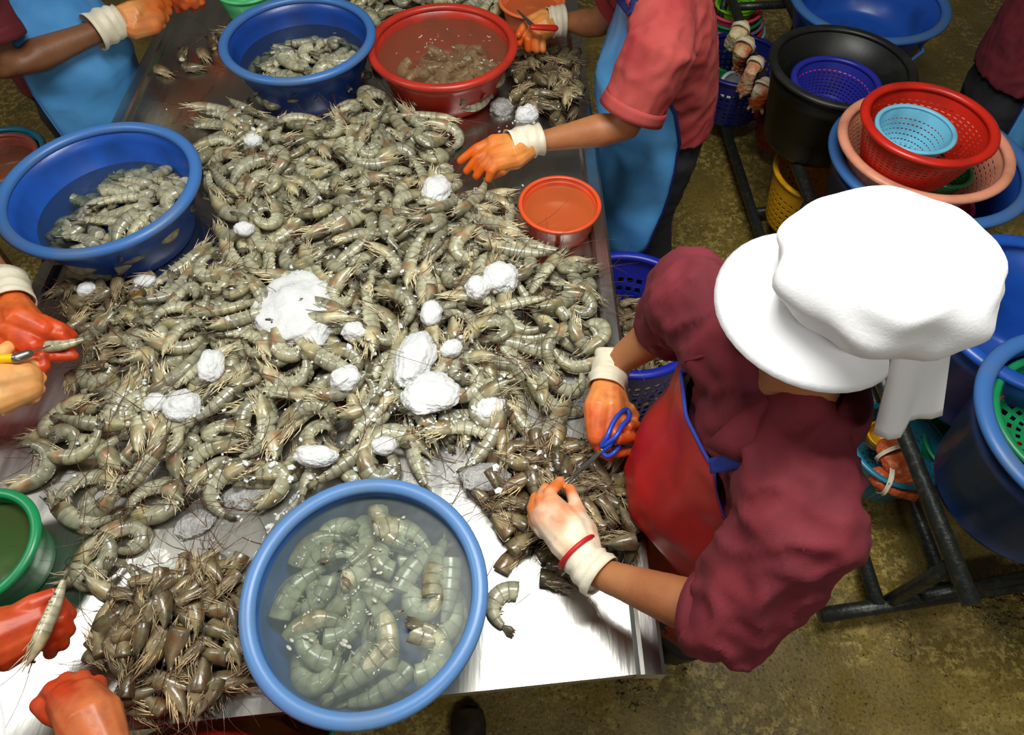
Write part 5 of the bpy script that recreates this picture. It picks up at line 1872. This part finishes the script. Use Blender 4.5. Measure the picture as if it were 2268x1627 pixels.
for t in (0.35, 0.7, 0.97):
    a = ux0.lerp(ux1, t)
    pipe('crossbar', a - Vector((0, 0, 0.03)), a + Vector((0.52, 0.05, -0.03)), 0.018)
    b = l0.lerp(l1, t)
    pipe('crossbar', b - Vector((0, 0, 0.03)), b + Vector((0.52, 0.05, -0.03)), 0.018)
for a in (ux0 + Vector((0, 0.10, 0)), ux0.lerp(ux1, 0.5), ux1, ua + Vector((0, 0.1, 0)), ua.lerp(ub, 0.5), ub):
    pipe('post', (a.x, a.y, 0), (a.x, a.y, UZ), 0.019)

def put(px, py, z): 
    p = P(px, py, z)
    return p
# tubs on the upper tier
T0 = UZ + 0.021
p = P(1866, 146, 0.76)
tub('wide_tub', 'wide black tub holding a blue colander on the pipe rack', (p.x, p.y, T0), 0.222, 0.76 - T0, 0.175, M['black'], M['black'], False, rim=0.016)
bx, by = p.x, p.y
q = P(1852, 182, 0.70)
colander('colander', 'pink colander nested under the blue one in the black tub', (q.x, q.y, 0.560), 0.136, 0.10, 0.098, M['pink'], 40, 6)
colander('colander', 'violet blue colander sitting inside the black tub', (q.x, q.y, 0.585), 0.142, 0.115, 0.092, M['violet_blue'], 44, 8)
basin('small_bowl', 'upturned dark bowl under the colanders in the black tub', (q.x, q.y, T0 + 0.016), 0.10, 0.07, 0.08, M['black'], M['black'], rim=0.006, cat='bowl')
p = P(1925, 0, 0.66)
tub('wide_tub', 'empty blue tub with rope handles at the top edge right of the black tub', (p.x, p.y, T0), 0.285, 0.66 - T0, 0.235, M['blue'], M['blue_rim'], True, -1.2)
p = P(2058, 352, 0.72)
tub('wide_tub', 'blue tub stacked with peach and red colanders behind the white cap', (p.x, p.y, T0), 0.275, 0.72 - T0, 0.22, M['deep_blue'], M['blue_rim'], True, -1.9)
px_, py_ = p.x, p.y
q = P(2048, 320, 0.79)
colander('colander', 'large peach colander lying in the blue tub', (q.x, q.y, 0.66), 0.235, 0.13, 0.16, M['peach'], 52, 8, rim=0.016)
q2 = P(2108, 392, 0.74)
colander('colander', 'small green colander under the red one', (q2.x - 0.01, q2.y + 0.03, 0.672), 0.075, 0.07, 0.05, M['green'], 28, 5, rim=0.006)
q = P(2058, 272, 0.90)
colander('colander', 'bright red colander on top of the peach colander', (q.x, q.y, 0.765), 0.172, 0.135, 0.13, M['bright_red'], 50, 9, rim=0.014)
q = P(2028, 285, 0.885)
colander('colander', 'small light blue colander inside the red colander', (q.x, q.y, 0.79), 0.104, 0.095, 0.068, M['lightblue'], 44, 5, rim=0.007, duty=0.3)
q = P(2112, 470, 0.62)
colander('colander', 'pink colander rim showing between cap and blue tub', (q.x - 0.03, q.y + 0.06, T0 + 0.02), 0.11, 0.12, 0.08, M['pink'], 36, 5, rim=0.008)
p = P(2300, 690, 0.78)
tub('wide_tub', 'dark blue tub half hidden behind the back of the white cap', (p.x, p.y, T0), 0.235, 0.78 - T0, 0.19, M['blue'], M['blue'], True, 2.6)
p = P(2452, 955, 0.80)
tub('wide_tub', 'blue tub of red colanders at the right edge of the photo', (p.x, p.y, T0), 0.245, 0.80 - T0, 0.20, M['blue'], M['blue_rim'], True, -2.2)
colander('colander', 'red colander inside the tub at the right edge', (p.x - 0.01, p.y, T0 + 0.10), 0.185, 0.13, 0.14, M['bright_red'], 44, 7, m_rim=M['pink'])
colander('colander', 'green colander leaning in the tub at the right edge', (p.x - 0.02, p.y + 0.03, T0 + 0.20), 0.18, 0.10, 0.13, M['green'], 40, 5, rim=0.010)

# lower tier and floor
L0 = LZ + 0.021
p = P(1640, 132, 0.36)
colander('plastic_basket', 'navy blue lattice basket with lids under the hanging gloves', (p.x, p.y, L0), 0.195, 0.36 - L0, 0.145, M['navy'], 40, 7, rim=0.012, cat='basket', duty=0.6)
def lid(nm, label, c, r, m, rot):  # round plastic lids kept in the navy basket
    o = empty(nm, c, label, 'plate')
    o.rotation_euler = rot
    mk('lid_disc', lathe([(0.001, 0.008), (r * 0.8, 0.008), (r * 0.84, 0.014), (r, 0.014), (r * 1.02, 0.006), (r * 1.02, -0.006), (r * 0.98, -0.006), (r * 0.96, 0.004), (0.001, 0.002)], 40), m, o)
    mk('under_ring', lathe([(r * 0.5, -0.012), (r * 0.55, -0.012), (r * 0.55, 0.002), (r * 0.5, 0.002)], 32, True), m, o)
    return o
q = P(1592, 185, 0.2)
lid('plastic_lid', 'dark green lid standing in the navy basket', (q.x, q.y, 0.20), 0.062, M['green'], (1.0, 0.2, 0.3))
q = P(1612, 188, 0.2)
lid('plastic_lid', 'pale lid standing in the navy basket', (q.x + 0.01, q.y, 0.20), 0.060, M['white_cloth'], (1.1, 0.5, 0.1))
q = P(1580, 180, 0.2)
lid('plastic_lid', 'lime green lid in the navy basket', (q.x - 0.01, q.y + 0.02, 0.21), 0.055, M['lime'], (0.9, 0.1, 0.5))
p = P(1622, 40, 0.30)
zc = L0
names = [('lightblue', 'light blue colander at the bottom of the far stack', 0.165, 0.13), ('bright_red', 'red colander second from the bottom of the far stack', 0.152, 0.11), ('purple', 'purple colander in the middle of the far stack', 0.142, 0.10), ('green', 'green colander above the purple one in the far stack', 0.130, 0.09), ('pink', 'pink colander near the top of the far stack', 0.122, 0.085), ('lime', 'lime green colander on top of the far stack', 0.092, 0.07)]
for i, (m_, lab, r, h) in enumerate(names):
    colander('colander', lab, (p.x, p.y + 0.0, zc), r, h, r * 0.72, M[m_], 36, 5, rim=0.009)
    zc += 0.035
p = P(1822, 380, 0.36)
colander('plastic_basket', 'yellow lattice basket under the pipe rail beside the black tub', (p.x, p.y, L0), 0.175, 0.36 - L0, 0.14, M['yellow'], 40, 6, rim=0.011, cat='basket')
p = P(1748, 268, 0.26)
colander('colander', 'dark red colander in shadow under the black tub', (p.x + 0.01, p.y + 0.04, L0), 0.135, 0.12, 0.10, M['dark_red'], 36, 5, rim=0.009)
p = P(1990, 985, 0.30)
colander('plastic_basket', 'teal basket holding orange gloves on the lower tier', (p.x, p.y, L0), 0.135, 0.30 - L0, 0.105, M['teal'], 40, 7, rim=0.009, cat='basket')
tx, ty = p.x, p.y
basin('small_bowl', 'yellow bowl among the gloves in the teal basket', (tx - 0.01, ty + 0.055, L0 + 0.09), 0.045, 0.05, 0.035, M['yellow'], M['yellow'], rim=0.004, cat='bowl')
p = P(2122, 985, 0.26)
basin('small_bowl', 'dark green bowl standing beside the teal basket', (p.x + 0.03, p.y, L0), 0.125, 0.14, 0.10, M['green'], M['green'], rim=0.008, cat='bowl')
p = P(2120, 880, 0.20)
colander('colander', 'brown colander on the lower tier beyond the green bowl', (p.x, p.y + 0.14, L0), 0.125, 0.08, 0.09, M['brownred'], 36, 5, rim=0.008)

def limp_glove(label, pts_main, fingers, r0, tipc, backc, seed, grp):
    a = V3(pts_main[0])
    o = empty('rubber_glove', a, label, 'glove', grp)
    sh = [tube([V3(p) for p in pts_main], r0, 10, squash=0.55)]
    for fg in fingers:
        sh.append(tube([V3(p) for p in fg], [0.014] + [0.011] * (len(fg) - 2) + [0.009], 8, squash=0.7))
    me = union('glove_skin', sh, 0.004, 3)
    cols = []
    for v in me.vertices:
        n_ = mnoise.noise(v.co * 22 + Vector((seed, 1, 0)))
        t = max(0, min(1, 0.5 + 1.3 * n_))
        cols.append(backc * (1 - t) + tipc * t)
    set_tint(me, cols)
    mobj('glove_skin', me, M['glove'], o, a, 0.004, 40)
    # the cuff turned over the pipe
    cp = [V3(pts_main[0]), V3(pts_main[0]).lerp(V3(pts_main[1]), 0.35)]
    path = [cp[0].lerp(cp[1], k / 4) for k in range(5)]
    mk('cuff', cloth_tube(path, [r0[0] * 1.12] * 5, 20, 0.1, 2.0, seed=seed), M['latex'], o, True, a)
CRM = C3(214, 190, 140); OR2 = C3(196, 88, 30)
z1 = UZ + 0.025
limp_glove('cream glove hung over the pipe rail, topmost of the hanging gloves', [(1642, 62, z1 + 0.02), (1632, 82, z1), (1618, 100, z1 - 0.06)], [[(1622, 96, z1 - 0.05), (1612, 108, z1 - 0.09)], [(1630, 98, z1 - 0.04), (1626, 112, z1 - 0.09)]], [0.036, 0.040, 0.034], CRM, C3(226, 206, 160), 1.0, 'gloves drying on the rail')
limp_glove('cream and orange glove on the rail below the topmost one', [(1652, 98, z1 + 0.02), (1640, 118, z1), (1634, 136, z1 - 0.06)], [[(1634, 132, z1 - 0.05), (1624, 152, z1 - 0.10)], [(1636, 134, z1 - 0.05), (1632, 165, z1 - 0.13)], [(1640, 134, z1 - 0.05), (1640, 160, z1 - 0.12)]], [0.038, 0.034, 0.030], OR2, CRM, 2.0, 'gloves drying on the rail')
limp_glove('pale orange glove on the rail with long drooping cuff', [(1676, 138, z1 + 0.02), (1662, 160, z1), (1648, 196, z1 - 0.09)], [[(1650, 192, z1 - 0.08), (1634, 200, z1 - 0.11)], [(1648, 196, z1 - 0.09), (1640, 214, z1 - 0.13)]], [0.032, 0.026, 0.034], C3(206, 120, 70), C3(216, 176, 140), 3.0, 'gloves drying on the rail')
limp_glove('white and orange glove lowest on the rail beside the black tub', [(1695, 188, z1 + 0.02), (1684, 205, z1), (1674, 226, z1 - 0.05)], [[(1672, 222, z1 - 0.05), (1658, 240, z1 - 0.09)], [(1676, 226, z1 - 0.05), (1668, 246, z1 - 0.10)], [(1684, 225, z1 - 0.05), (1688, 250, z1 - 0.10)]], [0.034, 0.036, 0.032], OR2, C3(226, 210, 184), 4.0, 'gloves drying on the rail')
zt = L0 + 0.12
limp_glove('crumpled orange glove lying on top in the teal basket', [(1975, 1000, zt + 0.06), (1990, 1025, zt + 0.06), (2015, 1045, zt + 0.05)], [[(2010, 1040, zt + 0.05), (2040, 1050, zt + 0.03)], [(2015, 1050, zt + 0.05), (2045, 1070, zt + 0.02)], [(2005, 1055, zt + 0.05), (2035, 1090, zt + 0.02)]], [0.045, 0.05, 0.045], C3(176, 70, 30), C3(206, 104, 56), 6.0, 'gloves in the teal basket')
limp_glove('folded orange glove lying lower in the teal basket', [(1955, 1060, zt + 0.03), (1985, 1070, zt + 0.03), (2015, 1080, zt + 0.02)], [[(2010, 1075, zt + 0.02), (2035, 1095, zt)], [(2005, 1085, zt + 0.02), (2025, 1105, zt)]], [0.04, 0.045, 0.04], C3(160, 58, 26), C3(190, 88, 48), 7.0, 'gloves in the teal basket')

# basket of waste on the floor by the table
p = P(1392, 690, 0.46)
wb_ = colander('plastic_basket', 'ultramarine blue basket of shrimp waste on the floor under the table edge', (p.x, p.y, 0.0), 0.232, 0.46, 0.175, M['basket_blue'], 44, 9, rim=0.016, cat='basket', solid=0.16, duty=0.55)
wbed = Bed(p.x - 0.23, p.x + 0.23, p.y - 0.23, p.y + 0.23, 0.22)
rad = np.hypot(wbed.X - p.x, wbed.Y - p.y)
wbed.h[rad > 0.205] = 9.0
fill(wbed, np.where(rad < 0.19, 0.27 + 0.03 * np.clip(1 - rad / 0.2, 0, 1), 0), 230, HEADS, (0.8, 1.05), stop=-0.004, maxtilt=0.8, rough=0.4)
wv = wbed.seen()
mass('shrimp_waste', [it for k, it in enumerate(wbed.items) if wv.get(k, 0) > 0], FH, 'grey mass of discarded shrimp shells in the ultramarine basket', 'shrimp waste')

# left of the table
st = empty('low_stool', (-1.72, 1.83, 0), 'low dark wooden stool under the teal basin left of the table', 'stool')
SO_ = st.location
mk('seat', box(0, 0, 0.40, 0.34, 0.34, 0.03), M['wood'], st, False)
for i in (-1, 1):
    for j in (-1, 1):
        mk('leg', tube([(i * 0.13, j * 0.13, 0.39), (i * 0.15, j * 0.15, 0.0)], 0.018, 8, 'flat'), M['wood'], st)
p = P(-12, 350, 0.54)
st.location = (p.x, p.y, 0)
basin('water_basin', 'teal basin left of the table holding a brown bowl', (p.x, p.y, 0.415), 0.158, 0.125, 0.12, M['teal'], M['teal'], rim=0.012)
basin('small_bowl', 'brown red bowl floating inside the teal basin', (p.x, p.y, 0.43), 0.132, 0.105, 0.10, M['brownred'], M['brownred'], M['water_red'], 0.07, rim=0.010, cat='bowl')

# near edge: bucket and shoe on the floor
p = P(642, 1612, 0.30)
bk = basin('plastic_bucket', 'ochre bucket with green rim on the floor below the near table edge', (p.x, p.y + 0.02, 0.0), 0.105, 0.30, 0.085, M['ochre'], M['green'], rim=0.008, cat='bucket')
p = P(1040, 1572, 0.05)
sh = empty('work_shoe', (p.x, p.y - 0.12, 0), 'dark worn shoe with its toe pointing at the table on the wet floor', 'shoe')
up = union('upper', [loft([(Vector((0, -0.14, 0.045)), Vector((0.036, 0, 0)), Vector((0, 0, 0.035))), (Vector((0, -0.06, 0.05)), Vector((0.038, 0, 0)), Vector((0, 0, 0.042))), (Vector((0, 0.02, 0.045)), Vector((0.044, 0, 0)), Vector((0, 0, 0.038))), (Vector((0, 0.09, 0.038)), Vector((0.047, 0, 0)), Vector((0, 0, 0.03))), (Vector((0, 0.125, 0.034)), Vector((0.036, 0, 0)), Vector((0, 0, 0.022)))], 20)], 0.005, 6)
M['shoe'] = mat('worn_brown_leather', srgb(70, 58, 40), 0.55, 0, col2=srgb(46, 38, 28), nscale=20)
mobj('upper', up, M['shoe'], sh)
prof = []
for k in range(40):
    a = 2 * math.pi * k / 40
    w = 0.050 if math.sin(a) > -0.2 else 0.044
    prof.append((w * math.cos(a), 0.148 * math.sin(a)))
Vs = [(x, y, 0.0) for x, y in prof] + [(x, y, 0.028) for x, y in prof] + [(x * 0.86, y * 0.93, 0.034) for x, y in prof]
n = 40
Fs = [tuple(range(n - 1, -1, -1)), tuple(2 * n + k for k in range(n))]
for r_ in (0, 1):
    Fs += [(r_ * n + k, r_ * n + (k + 1) % n, (r_ + 1) * n + (k + 1) % n, (r_ + 1) * n + k) for k in range(n)]
mk('sole', (Vs, Fs), M['black'], sh)

# wet patches on the floor
def floor_puddle(px, py, r, seed, lab):
    c = P(px, py, 0)
    n = 40
    V = [(c.x, c.y, 0.003)]
    for t, z in ((0.5, 0.003), (0.9, 0.0025), (1.0, 0.0004)):
        for k in range(n):
            a = 2 * math.pi * k / n
            q = r * t * (1 + 0.45 * mnoise.noise((math.cos(a) * 1.5 + seed, math.sin(a) * 1.5, seed)))
            V.append((c.x + q * math.cos(a), c.y + q * math.sin(a), z))
    F = [(0, 1 + k, 1 + (k + 1) % n) for k in range(n)]
    for j in (0, 1):
        F += [(1 + j * n + k, 1 + (j + 1) * n + k, 1 + (j + 1) * n + (k + 1) % n, 1 + j * n + (k + 1) % n) for k in range(n)]
    o = mk('floor_puddle', (V, F), M['floor_water'])
    tag(o, lab, 'puddle', kind='stuff')
M['floor_water'] = water_mat('floor_water', (0.96, 0.96, 0.94, 1), srgb(120, 110, 80), 0.03, 40, 1.0)
floor_puddle(1500, 1425, 0.07, 1.0, 'glinting puddle on the floor beside the table corner')
floor_puddle(1400, 1530, 0.05, 2.0, 'small puddle on the floor below the near table edge')
floor_puddle(2215, 1345, 0.09, 3.0, 'wet patch on the floor under the rack crossbar')
floor_puddle(1995, 1420, 0.05, 4.0, 'small wet spot on the floor left of the rack end')
